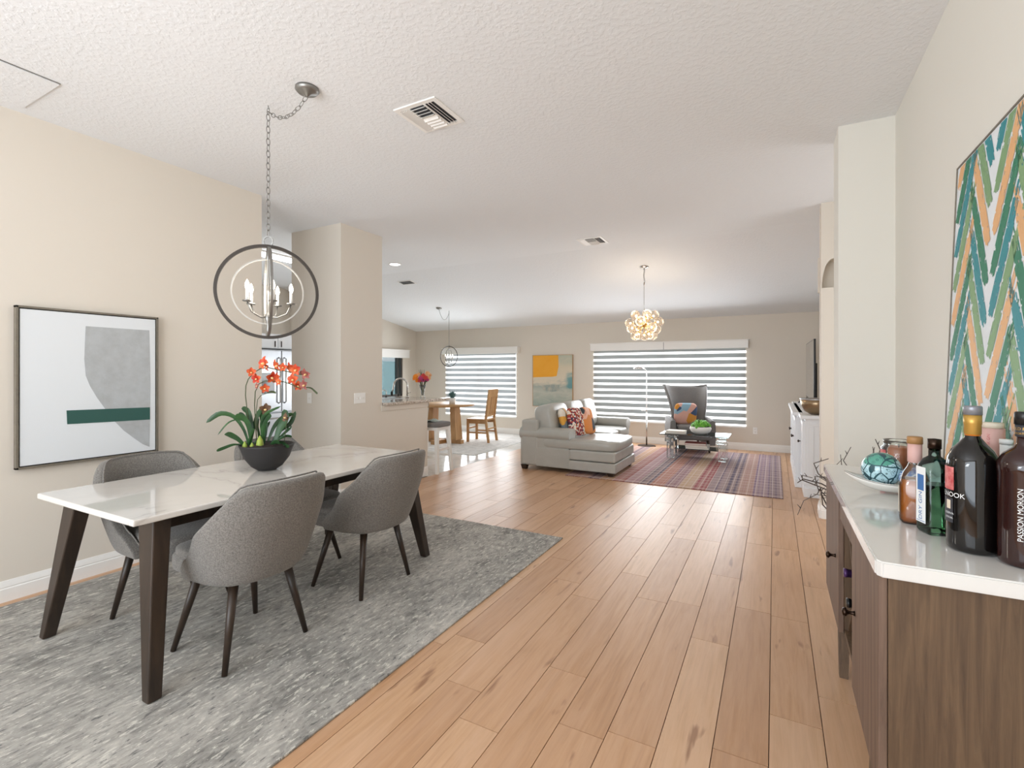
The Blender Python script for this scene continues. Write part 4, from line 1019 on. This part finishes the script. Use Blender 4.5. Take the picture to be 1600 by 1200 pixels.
M['fl_orange'] = mat('orange_gerbera', '#f0952c', .6); M['fl_pink'] = mat('magenta_bloom', '#c2477c', .6); M['fl_peach'] = mat('peach_bloom', '#ecb98a', .6); M['fl_red'] = mat('coral_bloom', '#d8524e', .6)
def bloom(parent, c, r, m, nrm, name='blossom', np_=16, inner='soil'):
    bm = B(); nrm = Vector(nrm).normalized(); T = Matrix.Translation(c) @ nrm.to_track_quat('Z', 'Y').to_matrix().to_4x4()
    for lay in range(2):
        for i in range(np_):
            a = 2*PI*(i+lay*.5)/np_; rr_ = r*(1-.25*lay); w_ = rr_*.22; z = .004+.008*lay
            pts = [(0, 0, 0), (rr_*.6*math.cos(a)-w_*math.sin(a), rr_*.6*math.sin(a)+w_*math.cos(a), z+r*.1), (rr_*math.cos(a), rr_*math.sin(a), z+r*.22), (rr_*.6*math.cos(a)+w_*math.sin(a), rr_*.6*math.sin(a)-w_*math.cos(a), z+r*.1)]
            bm.faces.new([bm.verts.new(T @ Vector(p)) for p in pts])
    o = obj(name, bm, m, parent); return o
cr = Vector((math.cos(YAW), math.sin(YAW), 0)); cf = Vector((math.sin(YAW), -math.cos(YAW), 0))
for (du, dz, r, m, k) in ((-.045, .325, .03, 'fl_peach', .9), (-.11, .265, .03, 'fl_orange', .5), (.02, .31, .035, 'fl_red', 1.1), (.105, .315, .03, 'fl_peach', .4), (.075, .25, .03, 'fl_pink', 1.0), (-.03, .235, .03, 'fl_red', 1.3),(-.085, .29, .050, 'fl_orange', .9), (.075, .335, .042, 'fl_peach', .7), (-.01, .275, .042, 'fl_pink', 1.2), (.05, .28, .040, 'fl_red', 1.0), (.02, .245, .035, 'fl_pink', 1.2), (-.065, .24, .035, 'fl_orange', .8), (.095, .275, .03, 'fl_peach', .6)):
    p = cr*du+cf*.05*k+Vector((0, 0, dz)); bloom(t, p, r, m, cf+cr*du*5+Vector((0, 0, .4)))
# fridge and wall cabinet
t = thing('refrigerator', 'stainless steel french-door refrigerator in the kitchen opening', 'refrigerator', (-7.80, 5.43, 0))
bm = B(); box(bm, -.36, .36, -.455, .455, .02, 1.755, .004); obj('body', bm, 'steel', t)
for y0, y1, s in ((-.455, -.004, 1), (.004, .455, -1)):
    bm = B(); box(bm, .362, .41, y0, y1, .70, 1.745, .012); d = obj('door', bm, 'steel', t)
    hy = y1-.05 if s == 1 else y0+.05
    bm = B(); tube(bm, [(.41, hy, .85), (.455, hy, .87), (.455, hy, 1.60), (.41, hy, 1.62)], .012, 8); obj('handle', bm, 'chrome', d)
    if s == 1: bm = B(); box(bm, .408, .414, y0+.08, y1-.13, 1.02, 1.36, .004); obj('water_dispenser', bm, 'screen', d)
bm = B(); box(bm, .362, .41, -.455, .455, .05, .69, .012); d = obj('freezer_drawer', bm, 'steel', t); bm = B(); tube(bm, [(.41, -.38, .60), (.455, -.36, .60), (.455, .36, .60), (.41, .38, .60)], .012, 8); obj('handle', bm, 'chrome', d)
t = thing('wall_cabinet', 'white wall cabinet above the stainless refrigerator', 'cabinet', (-7.84, 5.43, 1.775))
bm = B(); box(bm, -.30, .34, -.50, .50, 0, .25, .002); obj('body', bm, 'cabinet_white', t)
for y0, y1, k in ((-.49, -.005, -.06), (.005, .49, .06)):
    bm = B(); box(bm, .342, .36, y0, y1, .01, .24, .003); d = obj('door', bm, 'cabinet_white', t); bm = B(); box(bm, .36, .375, k-.006, k+.006, .03, .13, .003); obj('handle', bm, 'knob', d)

# ------------------------------------------------------------------ sideboard (front faces -x)
t = thing('sideboard', 'brown wood sideboard with white quartz top and open wine rack at right', 'sideboard', (.44, 2.26, 0))
bm = B(); prism(bm, [(-.214+.012, -.742, .862), (.214, -.742, .862), (.214, .742, .862), (-.214, .742, .862), (-.214, -.742+.016, .862)], (0, 0, .040))
bmesh.ops.bevel(bm, geom=bm.edges[:], offset=.004, segments=2, affect='EDGES'); obj('countertop', bm, 'quartz', t)
BX0, BX1, Z0, Z1 = -.185, .21, .295, .861
bm = B(); box(bm, BX0, BX1, -.715, -.695, Z0, Z1); box(bm, BX0, BX1, .695, .715, Z0, Z1); box(bm, BX1-.012, BX1, -.70, .70, Z0, Z1); box(bm, BX0, BX1, -.70, .70, Z0, Z0+.02); box(bm, BX0, BX1, -.70, .70, Z1-.015, Z1)
box(bm, BX0, BX1, -.235, -.215, Z0, Z1); box(bm, BX0, BX1, .16, .18, Z0, Z1); box(bm, BX0+.01, BX1, -.22, .16, .755, .770)
obj('body', bm, 'side_wood', t)
for (y0, y1, ky) in ((-.713, -.228, -.30), (.172, .713, .28)):
    bm = B(); box(bm, BX0-.020, BX0-.001, y0, y1, Z0, Z1-.004, .002); d = obj('door', bm, 'door_wood', t)
    bm = B(); lathe(bm, [(0, 0), (.009, 0), (.006, .006), (.005, .016), (.010, .022), (.015, .026), (.012, .034), (0, .037)], 18, mat4=Matrix.Translation((BX0-.020, ky, .578)) @ Matrix.Rotation(-PI/2, 4, 'Y')); obj('knob', bm, 'knob', d)
bm = B()
for a, b in (((-.215, .315), (.16, .755)), ((.16, .315), (-.215, .755))):
    d = Vector((0, b[0]-a[0], b[1]-a[1])).normalized(); n_ = Vector((0, -d.z, d.y))*.008
    p = [Vector((BX0+.012, a[0], a[1]))-n_, Vector((BX0+.012, b[0], b[1]))-n_, Vector((BX0+.012, b[0], b[1]))+n_, Vector((BX0+.012, a[0], a[1]))+n_]; prism(bm, p, (.34, 0, 0))
obj('wine_lattice', bm, 'side_wood', t)
bm = B(); box(bm, BX0-.016, BX0, -.21, .155, .772, Z1-.004, .002); obj('drawer_front', bm, 'door_wood', t)
for y, s in ((.42, 1), (-.42, -1)):
    for x, e in ((-.165, -1), (.19, 1)):
        bm = B()
        def q(xc, yc, h, z): return [(xc-h, yc-h, z), (xc+h, yc-h, z), (xc+h, yc+h, z), (xc-h, yc+h, z)]
        hexa(bm, q(x, y-s*.03, .016, 0), q(x-e*.01, y+s*.03, .026, Z0)); obj('leg', bm, 'side_wood', t)
# wine bottles lying in the rack
M['foil_purple'] = mat('purple_foil', '#4a2f5e', .35, .3); M['wine_glass'] = mat('dark_green_wine_glass', '#1c2a1d', .08, coat=.5)
for y, z, m, lb in ((2.232, .615, 'foil_purple', 'wine bottle with purple foil lying in the sideboard rack'), (2.150, .535, 'black', 'wine bottle with black foil lying in the sideboard rack, lower')):
    w_ = thing('wine_bottle', lb, 'bottle', (.240, y, z), 0, 'wine bottles in the sideboard rack')
    R = Matrix.Rotation(PI/2, 4, 'Y')
    bm = B(); lathe(bm, [(0, .33), (.037, .33), (.037, .14), (.030, .11), (.0145, .085), (.0145, 0.04)], 24, mat4=R); obj('glass_body', bm, 'wine_glass', w_)
    bm = B(); lathe(bm, [(.0150, .07), (.0150, .004), (.0165, .004), (.0165, -.008), (0, -.008)], 20, mat4=R); obj('foil_cap', bm, m, w_)

# ------------------------------------------------------------------ things on the sideboard
ZS = .9025
def txt(s, size, R, ang, z, parent, m, name='lettering', vertical=False, squash=1.0, depth=.0006):
    """letters wrapped round a cylinder of radius R, centred at angle ang"""
    cu = bpy.data.curves.new('t', 'FONT'); cu.body = s; cu.size = size; cu.align_x = 'CENTER'; cu.align_y = 'CENTER'; cu.extrude = 0
    o = bpy.data.objects.new('t', cu); C.objects.link(o)
    me = bpy.data.meshes.new_from_object(o.evaluated_get(bpy.context.evaluated_depsgraph_get())); bpy.data.objects.remove(o)
    for v in me.vertices:
        x, y = v.co.x*squash, v.co.y
        if vertical: x, y = -y, x
        a = ang+x/R; v.co = ((R+depth)*math.cos(a), (R+depth)*math.sin(a), z+y)
    me.materials.clear(); me.materials.append(M[m]); me.name = name
    q = bpy.data.objects.new(name, me); C.objects.link(q); q.parent = parent; return q
def wrap_label(parent, R, a0, a1, z0, z1, m, name='label', off=.0004):
    bm = B(); grid(bm, lambda u, v: ((R+off)*math.cos(a0+(a1-a0)*u), (R+off)*math.sin(a0+(a1-a0)*u), z0+(z1-z0)*v), 16, 1); return obj(name, bm, m, parent)
# big dark bottle
t = thing('liquor_bottle', 'large black liquor bottle with gold neck and a red label at its left', 'bottle', (.468, 1.735, ZS)); t.scale = (.97, .97, .975)
bm = B(); lathe(bm, [(0, .004), (.048, 0), (.0555, .006), (.0565, .02), (.0565, .232), (.054, .252), (.044, .275), (.028, .295), (.0175, .31), (.0165, .325), (0, .325)], 48); obj('glass_body', bm, 'dark_bottle', t)
bm = B(); lathe(bm, [(.0168, .318), (.0185, .320), (.0185, .345), (.0195, .347), (.0195, .372), (0, .372)], 32); obj('neck_foil', bm, 'gold', t)
bm = B(); lathe(bm, [(.0167, .298), (.0172, .300), (.0172, .319), (.0166, .319)], 32); obj('neck', bm, 'amber', t)
bm = B(); lathe(bm, [(0, .372), (.0205, .372), (.0205, .392), (.019, .396), (0, .396)], 32); obj('cap', bm, 'cap_grey', t)
A0 = PI*1.02
wrap_label(t, .0568, A0-.55, A0+.52, .165, .228, 'label_red'); txt('ELNOOK', .018, .0569, A0+.34, .152, t, 'label_white')
wrap_label(t, .0568, A0-.50, A0+.48, .075, .142, 'label_black'); wrap_label(t, .0569, A0+.10, A0+.36, .112, .136, 'label_cream', 'seal', .0008)
txt('RESERVA', .008, .057, A0+.24, .100, t, 'label_white'); txt('ESPECIAL', .007, .057, A0+.24, .088, t, 'label_white')
# dark brown bottle at the frame edge
t = thing('liquor_bottle', 'large dark brown liquor bottle with black cap at the right edge', 'bottle', (.546, 1.662, ZS)); t.scale = (.93, .93, .97)
bm = B(); lathe(bm, [(0, .004), (.046, 0), (.053, .006), (.054, .02), (.054, .235), (.056, .245), (.054, .262), (.043, .282), (.024, .298), (.0165, .308), (.016, .330), (0, .330)], 48); obj('glass_body', bm, 'brown_bottle', t)
bm = B(); lathe(bm, [(.0166, .326), (.0195, .328), (.0195, .358), (0, .358)], 32); obj('neck_band', bm, 'label_black', t)
bm = B(); lathe(bm, [(0, .358), (.0215, .358), (.0215, .386), (.019, .39), (0, .39)], 32); obj('cap', bm, 'black', t)
A1 = PI*1.24
txt('GOLD RUM', .010, .0196, A1, .347, t, 'gold'); txt('IMPORTED', .007, .0196, A1, .335, t, 'gold')
wrap_label(t, .0545, A1+.45, A1+.95, .06, .20, 'label_black'); txt('PASSION MORION', .016, .0548, A1+.36, .135, t, 'label_white', vertical=True)
# teal gin bottle, square
t = thing('liquor_bottle', 'teal glass bottle with a tall white and blue label', 'bottle', (.418, 1.865, ZS), .32)
def rsq(bm, prof, seg=32, e=.35, mi=0):
    rings = []
    for r, z in prof:
        ring = []
        for i in range(seg):
            a = 2*PI*i/seg; ee = e if r > .02 else 1.0; c_, s_ = math.cos(a), math.sin(a)
            ring.append(bm.verts.new((r*math.copysign(abs(c_)**ee, c_), r*math.copysign(abs(s_)**ee, s_), z)))
        rings.append(ring)
    for a, b in zip(rings, rings[1:]):
        for i in range(seg): f = bm.faces.new((a[i], a[(i+1) % seg], b[(i+1) % seg], b[i])); f.smooth = True
    bm.faces.new(rings[0][::-1]); bm.faces.new(rings[-1])
bm = B(); rsq(bm, [(.030, 0), (.0335, .008), (.034, .02), (.034, .185), (.031, .20), (.022, .218), (.0145, .228), (.014, .25)]); obj('glass_body', bm, 'teal_glass', t)
bm = B(); rsq(bm, [(.029, .008), (.031, .02), (.031, .145)]); obj('liquid', bm, tinted('pale_olive_gin', '#c9ddc6', .2), t)
bm = B(); lathe(bm, [(0, .25), (.0165, .25), (.0165, .278), (0, .28)], 24); obj('cap', bm, 'knob', t)
bm = B(); box(bm, -.0352, -.0346, -.019, .023, .030, .195, 0); lb = obj('label', bm, 'label_white', t)
bm = B(); box(bm, -.0357, -.0353, -.012, .016, .125, .172); obj('emblem', bm, 'blue_ink', lb)
bm = B(); box(bm, -.0345, .035, -.0352, -.0346, .06, .11) if False else box(bm, -.0355, -.0353, -.016, .020, .034, .0355); obj('border', bm, 'blue_ink', lb)
cu = bpy.data.curves.new('t', 'FONT'); cu.body = 'DRY GIN'; cu.size = .021; cu.align_x = 'CENTER'; cu.align_y = 'CENTER'
o = bpy.data.objects.new('t', cu); C.objects.link(o); me = bpy.data.meshes.new_from_object(o.evaluated_get(bpy.context.evaluated_depsgraph_get())); bpy.data.objects.remove(o)
for v in me.vertices: x, y = v.co.x, v.co.y; v.co = (-.0358, .002+y, .080-x*-1.0)
me.materials.clear(); me.materials.append(M['blue_ink']); q = bpy.data.objects.new('lettering', me); C.objects.link(q); q.parent = lb
# amber whiskey bottle
t = thing('liquor_bottle', 'squat amber whiskey bottle with cream label and wooden cap', 'bottle', (.392, 1.965, ZS), -.2)
M['clear_shoulder'] = tinted('clear_bottle_glass', '#e6e6e2', .45)
bm = B(); rsq(bm, [(.034, 0), (.0385, .008), (.0395, .02), (.0395, .115), (.037, .135), (.030, .158), (.019, .178), (.0155, .19), (.0155, .215)], e=.6); obj('glass_body', bm, 'clear_shoulder', t)
bm = B(); rsq(bm, [(.033, .004), (.0375, .012), (.038, .115), (.034, .138)], e=.6); obj('liquor', bm, 'amber', t)
wrap_label(t, .0405, PI*.98, PI*1.30, .03, .115, 'label_cream'); 
bm = B(); lathe(bm, [(.0157, .190), (.0185, .192), (.0185, .250), (.0157, .250)], 24); obj('neck_label', bm, 'label_pink', t)
bm = B(); lathe(bm, [(0, .250), (.0205, .250), (.0205, .268), (.019, .272), (0, .272)], 24); obj('cap', bm, 'wood_cap', t)
# bottles behind
for (x, y, h, r, mb, mc, lb) in ((.540, 1.975, .322, .030, 'wine_glass', 'label_pink', 'bottle with pink foil neck directly behind the big black bottle'), (.566, 1.838, .290, .016, 'clear_shoulder', 'label_white', 'slim clear bottle beside the pink labelled bottle'), (.558, 1.905, .330, .028, 'clear_shoulder', 'label_pink', 'bottle with a wide pink label behind the two large bottles')):
    t = thing('liquor_bottle', lb, 'bottle', (x, y, ZS))
    bm = B(); lathe(bm, [(0, 0), (r, 0), (r, h*.55), (r*.8, h*.64), (.013, h*.74), (.012, h*.97), (0, h*.97)], 28); obj('glass_body', bm, mb, t)
    bm = B(); rw = .026 if 'wide' in lb else .0135; lathe(bm, [(.0125, h*.70), (rw, h*.72), (rw, h*.95), (0, h*.955)], 24); obj('neck_wrap', bm, mc, t)
    bm = B(); rc = .0235 if 'wide' in lb else .0145; lathe(bm, [(0, h*.955), (rc, h*.955), (rc, h), (0, h)], 24); obj('cap', bm, 'label_cream' if 'wide' in lb else mc, t)
    if 'wide' in lb: txt('PINK GIN', .010, .0262, PI*1.30, h*.84, t, 'label_red', vertical=True)
# candle jar
t = thing('candle_jar', 'orange wax candle in a glass jar behind the patterned green orb', 'candle', (.510, 2.85, ZS))
bm = B(); lathe(bm, [(0, .006), (.062, .006), (.064, .012), (.064, .118), (.058, .128), (0, .126)], 36); obj('wax', bm, 'wax', t)
bm = B(); lathe(bm, [(0, 0), (.064, 0), (.068, .006), (.068, .125), (.058, .135), (.058, .150), (.060, .160), (.056, .160), (.054, .136), (.065, .124), (.065, .006), (0, .003)], 36); obj('jar', bm, 'glass', t)
bm = B(); tube(bm, [(0, 0, .125), (0, 0, .142)], .002, 6); obj('wick', bm, 'black', t)
wrap_label(t, .0685, PI*.95, PI*1.2, .07, .115, 'label_red')
# oval dish with decorative orbs
t = thing('serving_dish', 'white curved boat-shaped dish holding the patterned orbs', 'dish', (.418, 2.400, ZS), .10)
def dish(off):
    def fn(u, v):
        a = 2*PI*u; r = v; L = .168; Wd = .085
        x = L*r*math.copysign(abs(math.cos(a))**.9, math.cos(a)); y = Wd*r*math.sin(a)*(1-.35*(x/L)**2)
        z = .004+.036*r**2.2+.030*abs(x/L)**3.0; return (x, y, z+off)
    return fn
bm = B(); O = grid(bm, dish(0), 48, 10, closed_u=True); I = grid(bm, dish(.009), 48, 10, closed_u=True)
for i in range(48): bm.faces.new((O[10][i], O[10][(i+1) % 48], I[10][(i+1) % 48], I[10][i]))
bmesh.ops.remove_doubles(bm, verts=bm.verts[:], dist=1e-5); obj('dish_body', bm, mat('white_glazed_ceramic', '#e9e7e1', .15), t, True)
bm = B(); tube(bm, [dish(.0055)(i/48, 1.0) for i in range(48)], .0015, 6, closed=True); obj('dark_rim', bm, 'pewter', t)
def orbmat(name, base, line, top, sc):
    n = NT(name); q = n.obj(); v = n.n('ShaderNodeTexVoronoi', {'Vector': q, 'Scale': sc}, feature='DISTANCE_TO_EDGE')
    l1 = n.ramp(v.outputs['Distance'], [(.0, 1.0), (.045, 1.0), (.06, 0)]); w_ = n.n('ShaderNodeTexVoronoi', {'Vector': q, 'Scale': sc*2.4}, feature='F1'); l2 = n.ramp(w_.outputs['Distance'], [(.16, 1.0), (.20, 0)])
    ring = n.math('MULTIPLY', n.ramp(w_.outputs['Distance'], [(.34, 0), (.36, .8)]), n.ramp(w_.outputs['Distance'], [(.40, 1.0), (.43, 0)]))
    s = n.n('ShaderNodeSeparateXYZ', {0: q}).outputs[2]
    c = n.mix(n.ramp(n.math('MULTIPLY', n.math('ADD', s, .07), 7.1), [(.78, 0), (.80, 1.0)]), base, top)
    c = n.mix(l1, c, line); c = n.mix(n.math('MULTIPLY', l2, .8), c, line); c = n.mix(ring, c, line); n.col(c); n.b.inputs['Roughness'].default_value = .12; return n.m
t1 = obj('decorative_orb', B(), orbmat('mint_orb_print', '#b9dbe2', '#31545c', '#5fa593', 26)); bm = bmesh.new(); sphere(bm, (0, 0, 0), .068, seg=48); bm.to_mesh(t1.data); bm.free(); t1.location = (.380, 2.435, ZS+.084); t1.rotation_euler = (.3, -.2, 0)
tag(t1, 'mint green orb with dark folk-pattern lines in the white dish', 'orb')
t2 = obj('decorative_orb', B(), orbmat('blue_orb_print', '#3f74bb', '#dfe8f2', '#8fa3c9', 34)); bm = bmesh.new(); sphere(bm, (0, 0, 0), .047, seg=40); bm.to_mesh(t2.data); bm.free(); t2.location = (.470, 2.365, ZS+.066); t2.rotation_euler = (-.4, .3, 0)
tag(t2, 'smaller cobalt blue orb with white lines in the white dish', 'orb')

# ------------------------------------------------------------------ floor vase with bare twigs, beyond the sideboard
TW = (.385, 3.35)
t = thing('twig_vase', 'tall white floor vase with bare grey twigs beyond the sideboard', 'vase', (TW[0], TW[1], 0), YAW)
bm = B(); lathe(bm, [(0, 0), (.07, 0), (.085, .08), (.09, .25), (.07, .42), (.045, .52), (.05, .58), (.045, .58), (.038, .52), (.0, .30)], 28); obj('vase', bm, 'white', t)
S_ = .00366
def tw(pts, r0, jit=0.0):
    out = [(0, 0, .45)]
    n_ = len(pts)
    for i, (u, v) in enumerate(pts): out.append(((u-1327)*S_, -.10*math.sin(i*1.3+jit)-.03*i, 1.38-(v-581)*S_))
    bm = B(); tube(bm, out, [r0*(1-.75*i/len(out)) for i in range(len(out))], 6)
    for k in range(2, len(out)-1):      # small side buds
        p = Vector(out[k]); q = Vector(out[k+1]); m_ = (p+q)/2; tube(bm, [m_, m_+Vector((rn.uniform(-.02, .02), 0, .02))], [.003, .001], 5)
    obj('twig', bm, 'twig', t)
for i, (p, r) in enumerate((([(1335, 745), (1341, 712), (1349, 697), (1360, 685)], .006), ([(1336, 742), (1342, 708), (1357, 697)], .004), ([(1350, 735), (1356, 714), (1371, 700)], .004), ([(1327, 740), (1326, 722), (1327, 698)], .004), ([(1326, 730), (1320, 712)], .003), ([(1322, 730), (1308, 714)], .003),
    ([(1300, 785), (1290, 768), (1277, 750), (1268, 737), (1265, 722), (1266, 709)], .006), ([(1300, 782), (1290, 764), (1273, 752), (1254, 748), (1230, 748)], .006), ([(1298, 786), (1283, 762), (1256, 751), (1246, 740), (1236, 735)], .005), ([(1300, 790), (1283, 765), (1274, 745), (1265, 737), (1261, 746)], .004),
    ([(1300, 795), (1291, 774), (1280, 765), (1268, 762), (1255, 765)], .005), ([(1300, 795), (1280, 770), (1254, 752), (1246, 760), (1241, 776), (1235, 799)], .004), ([(1304, 790), (1288, 770), (1266, 764), (1256, 766)], .004), ([(1304, 785), (1290, 758), (1278, 748), (1272, 741)], .004))): tw(p, r, i)

# ------------------------------------------------------------------ orchid
t = thing('orchid_plant', 'red orchid with long leaves in a black bowl on the dining table', 'plant', (-2.80, 1.955, .7680), YAW)
K = .00405
def L3(u, v, y=0.0): return Vector(((u-424)*K, y, .615-(v-581)*K))
bm = B(); lathe(bm, [(0, 0), (.052, 0), (.09, .026), (.130, .080), (.155, .150), (.160, .160), (.152, .160), (.126, .092), (.08, .042), (0, .03)], 44); obj('bowl', bm, 'bowl_black', t)
bm = B(); lathe(bm, [(0, .165), (.10, .155), (.147, .142), (.13, .12), (0, .12)], 30); 
for v in bm.verts: v.co.z += rn.uniform(-.006, .008)
obj('soil', bm, 'soil', t)
def blade(pts, w_, name='leaf', m='leaf', fold=.25, parent=t):
    bm = B(); n = 14; P = [Vector(p) for p in pts]
    def cr_(k):
        s = k*(len(P)-1); i = min(len(P)-2, int(s)); f = s-i
        p0, p1, p2, p3 = P[max(0, i-1)], P[i], P[i+1], P[min(len(P)-1, i+2)]
        return .5*((2*p1)+(-p0+p2)*f+(2*p0-5*p1+4*p2-p3)*f*f+(-p0+3*p1-3*p2+p3)*f**3)
    rows = []
    for i in range(n+1):
        k = i/n; c = cr_(k); tn = (cr_(min(1, k+.02))-cr_(max(0, k-.02))).normalized(); sd = tn.cross(Vector((0, 1, .25))).normalized()
        ww = w_*(.35+.65*math.sin(min(1, k*1.25)*PI/2))*(1-max(0, (k-.72)/.28)**2)**.5+.0006
        up = sd.cross(tn); rows.append([bm.verts.new(c-sd*ww+up*fold*ww), bm.verts.new(c), bm.verts.new(c+sd*ww+up*fold*ww)])
    for a, b in zip(rows, rows[1:]):
        for j in range(2): f = bm.faces.new((a[j], a[j+1], b[j+1], b[j])); f.smooth = True
    return obj(name, bm, m, parent)
leaves = [([(397, 695), (392, 670), (380, 650), (362, 645), (346, 658)], .011, -.03), ([(398, 695), (396, 668), (388, 645), (376, 640)], .016, .0), ([(397, 690), (390, 668), (378, 652), (368, 650)], .013, .03),
 ([(394, 700), (386, 686), (378, 678), (374, 674)], .015, -.05), ([(398, 692), (399, 670), (402, 650), (406, 640)], .010, .02), ([(400, 690), (400, 665), (393, 652), (385, 648)], .014, -.02),
 ([(418, 690), (414, 670), (408, 655), (404, 642)], .012, .03), ([(420, 692), (421, 672), (428, 655), (440, 645)], .014, -.03), ([(436, 690), (440, 672), (446, 656), (443, 641)], .019, .0), ([(424, 690), (430, 668), (440, 655), (454, 648)], .011, .04),
 ([(418, 690), (417, 668), (410, 650), (398, 641)], .010, .05), ([(398, 665), (390, 655), (376, 658), (364, 676)], .003, -.06), ([(420, 690), (419, 668), (424, 655), (434, 644), (459, 633)], .006, -.04), ([(385, 694), (378, 693), (368, 697), (362, 700)], .007, -.06),
 ([(437, 688), (446, 678), (452, 670), (449, 667)], .007, .04), ([(440, 692), (452, 690), (462, 694), (468, 691)], .010, -.05), ([(432, 694), (445, 688), (456, 688)], .010, -.09), ([(436, 690), (450, 682), (458, 684)], .006, .0), ([(400, 695), (409, 684), (414, 672), (418, 660)], .006, .03), ([(396, 693), (404, 676), (412, 668)], .007, -.03), ([(428, 694), (436, 676), (450, 664), (455, 645)], .010, .07), ([(410, 694), (405, 680), (398, 668), (396, 655)], .008, .06)]
for pts, w_, y in leaves: blade([L3(u, v, y*(.3+.7*i/len(pts))-(.02*i if y < 0 else -.02*i)) for i, (u, v) in enumerate(pts)], w_*1.35)
for u, v, r, h in ((397, 697, .016, .038), (420, 692, .022, .052), (408, 697, .014, .03)):
    bm = B(); lathe(bm, [(0, -.5*h*1.6), (r*.7, -h*.6), (r, -.1*h), (r*.75, h*.5), (r*.2, h), (0, h*1.05)], 16, tuple(L3(u, v, -.055))); obj('pseudobulb', bm, 'leaf2', t)
def stemf(pts, r=.0028, y=0):
    bm = B(); tube(bm, [L3(u, v, y-.01*i) for i, (u, v) in enumerate(pts)], r, 6); obj('flower_stem', bm, 'stem', t)
stemf([(396, 700), (394, 660), (392.5, 635), (392, 618), (394, 603), (399, 593), (408.6, 583), (420, 577), (432, 575), (450, 579), (468.7, 582), (487, 586)], y=.02)
stemf([(410, 700), (408.6, 660), (408.6, 632), (411, 612), (418, 600), (429.4, 595.5), (445, 596), (460, 597), (473, 601), (487, 607)], y=-.01)
stemf([(415, 695), (413.5, 660), (414, 640), (417, 624), (424, 617), (434, 614)], .002, -.03); stemf([(448, 695), (452, 670), (455, 655), (466, 650)], .0022, .02)
blade([L3(484, 606), L3(492, 607), L3(499, 613), L3(502, 616)], .006, 'leaf', 'stem')
blade([L3(430, 614, -.05), L3(437, 612, -.05), L3(444, 614, -.05)], .007, 'leaf', 'stem')
def orchid_bloom(c, r, m, rs_):
    yaw_ = rs_.uniform(-.9, .9); pit = rs_.uniform(-.3, .3)
    R = Matrix.Translation(c) @ Matrix.Rotation(yaw_, 4, 'Z') @ Matrix.Rotation(pit, 4, 'X')
    bm = B()
    for a, w_, l_ in ((90, .34, 1.0), (162, .42, .95), (18, .42, .95), (235, .30, .95), (305, .30, .95)):
        a = math.radians(a+rs_.uniform(-12, 12)); rows = []
        for i in range(6):
            k = i/5; d = l_*r*k; ww = r*w_*math.sin(PI*(.12+.80*k))**.8*(1 if i < 5 else .3); fwd = -r*.45*math.sin(k*2.2)
            rows.append([bm.verts.new(R @ Vector((d*math.cos(a)-s*ww*math.sin(a), fwd+abs(s)*-.15*r, d*math.sin(a)+s*ww*math.cos(a)))) for s in (-1, 0, 1)])
        for p, q in zip(rows, rows[1:]):
            for j in range(2): f = bm.faces.new((p[j], p[j+1], q[j+1], q[j])); f.smooth = True
    b = obj('blossom', bm, m, t)
    bm = B(); sphere(bm, (0, 0, 0), r*.22, seg=10, sc=(1, 1.4, .8)); bmesh.ops.transform(bm, matrix=R @ Matrix.Translation((0, -r*.45, -r*.1)), verts=bm.verts[:]); obj('lip', bm, 'lip', b)
ro = random.Random(21)
for u, v, r, m in ((411, 582, .026, 'petal'), (430, 570, .038, 'petal'), (436, 573, .026, 'petal'), (450, 571, .032, 'petal'), (457, 575, .024, 'petal'), (470, 575, .034, 'petal'), (479, 578, .032, 'petal'), (492, 584, .032, 'petal_pink'), (417, 592, .028, 'petal'), (421, 603, .018, 'petal_pink'), (431, 606, .026, 'petal'), (438, 589, .034, 'petal'), (447, 592, .030, 'petal'), (453, 597, .022, 'petal'), (471, 594, .032, 'petal'), (476, 602, .028, 'petal'), (490, 601, .030, 'petal_pink'), (427, 638, .032, 'petal_brown'), (465, 651, .026, 'petal_brown'), (462, 652, .018, 'petal_brown')):
    orchid_bloom(L3(u, v, -.06+ro.uniform(-.03, .03)), r*1.18, M[m], ro)
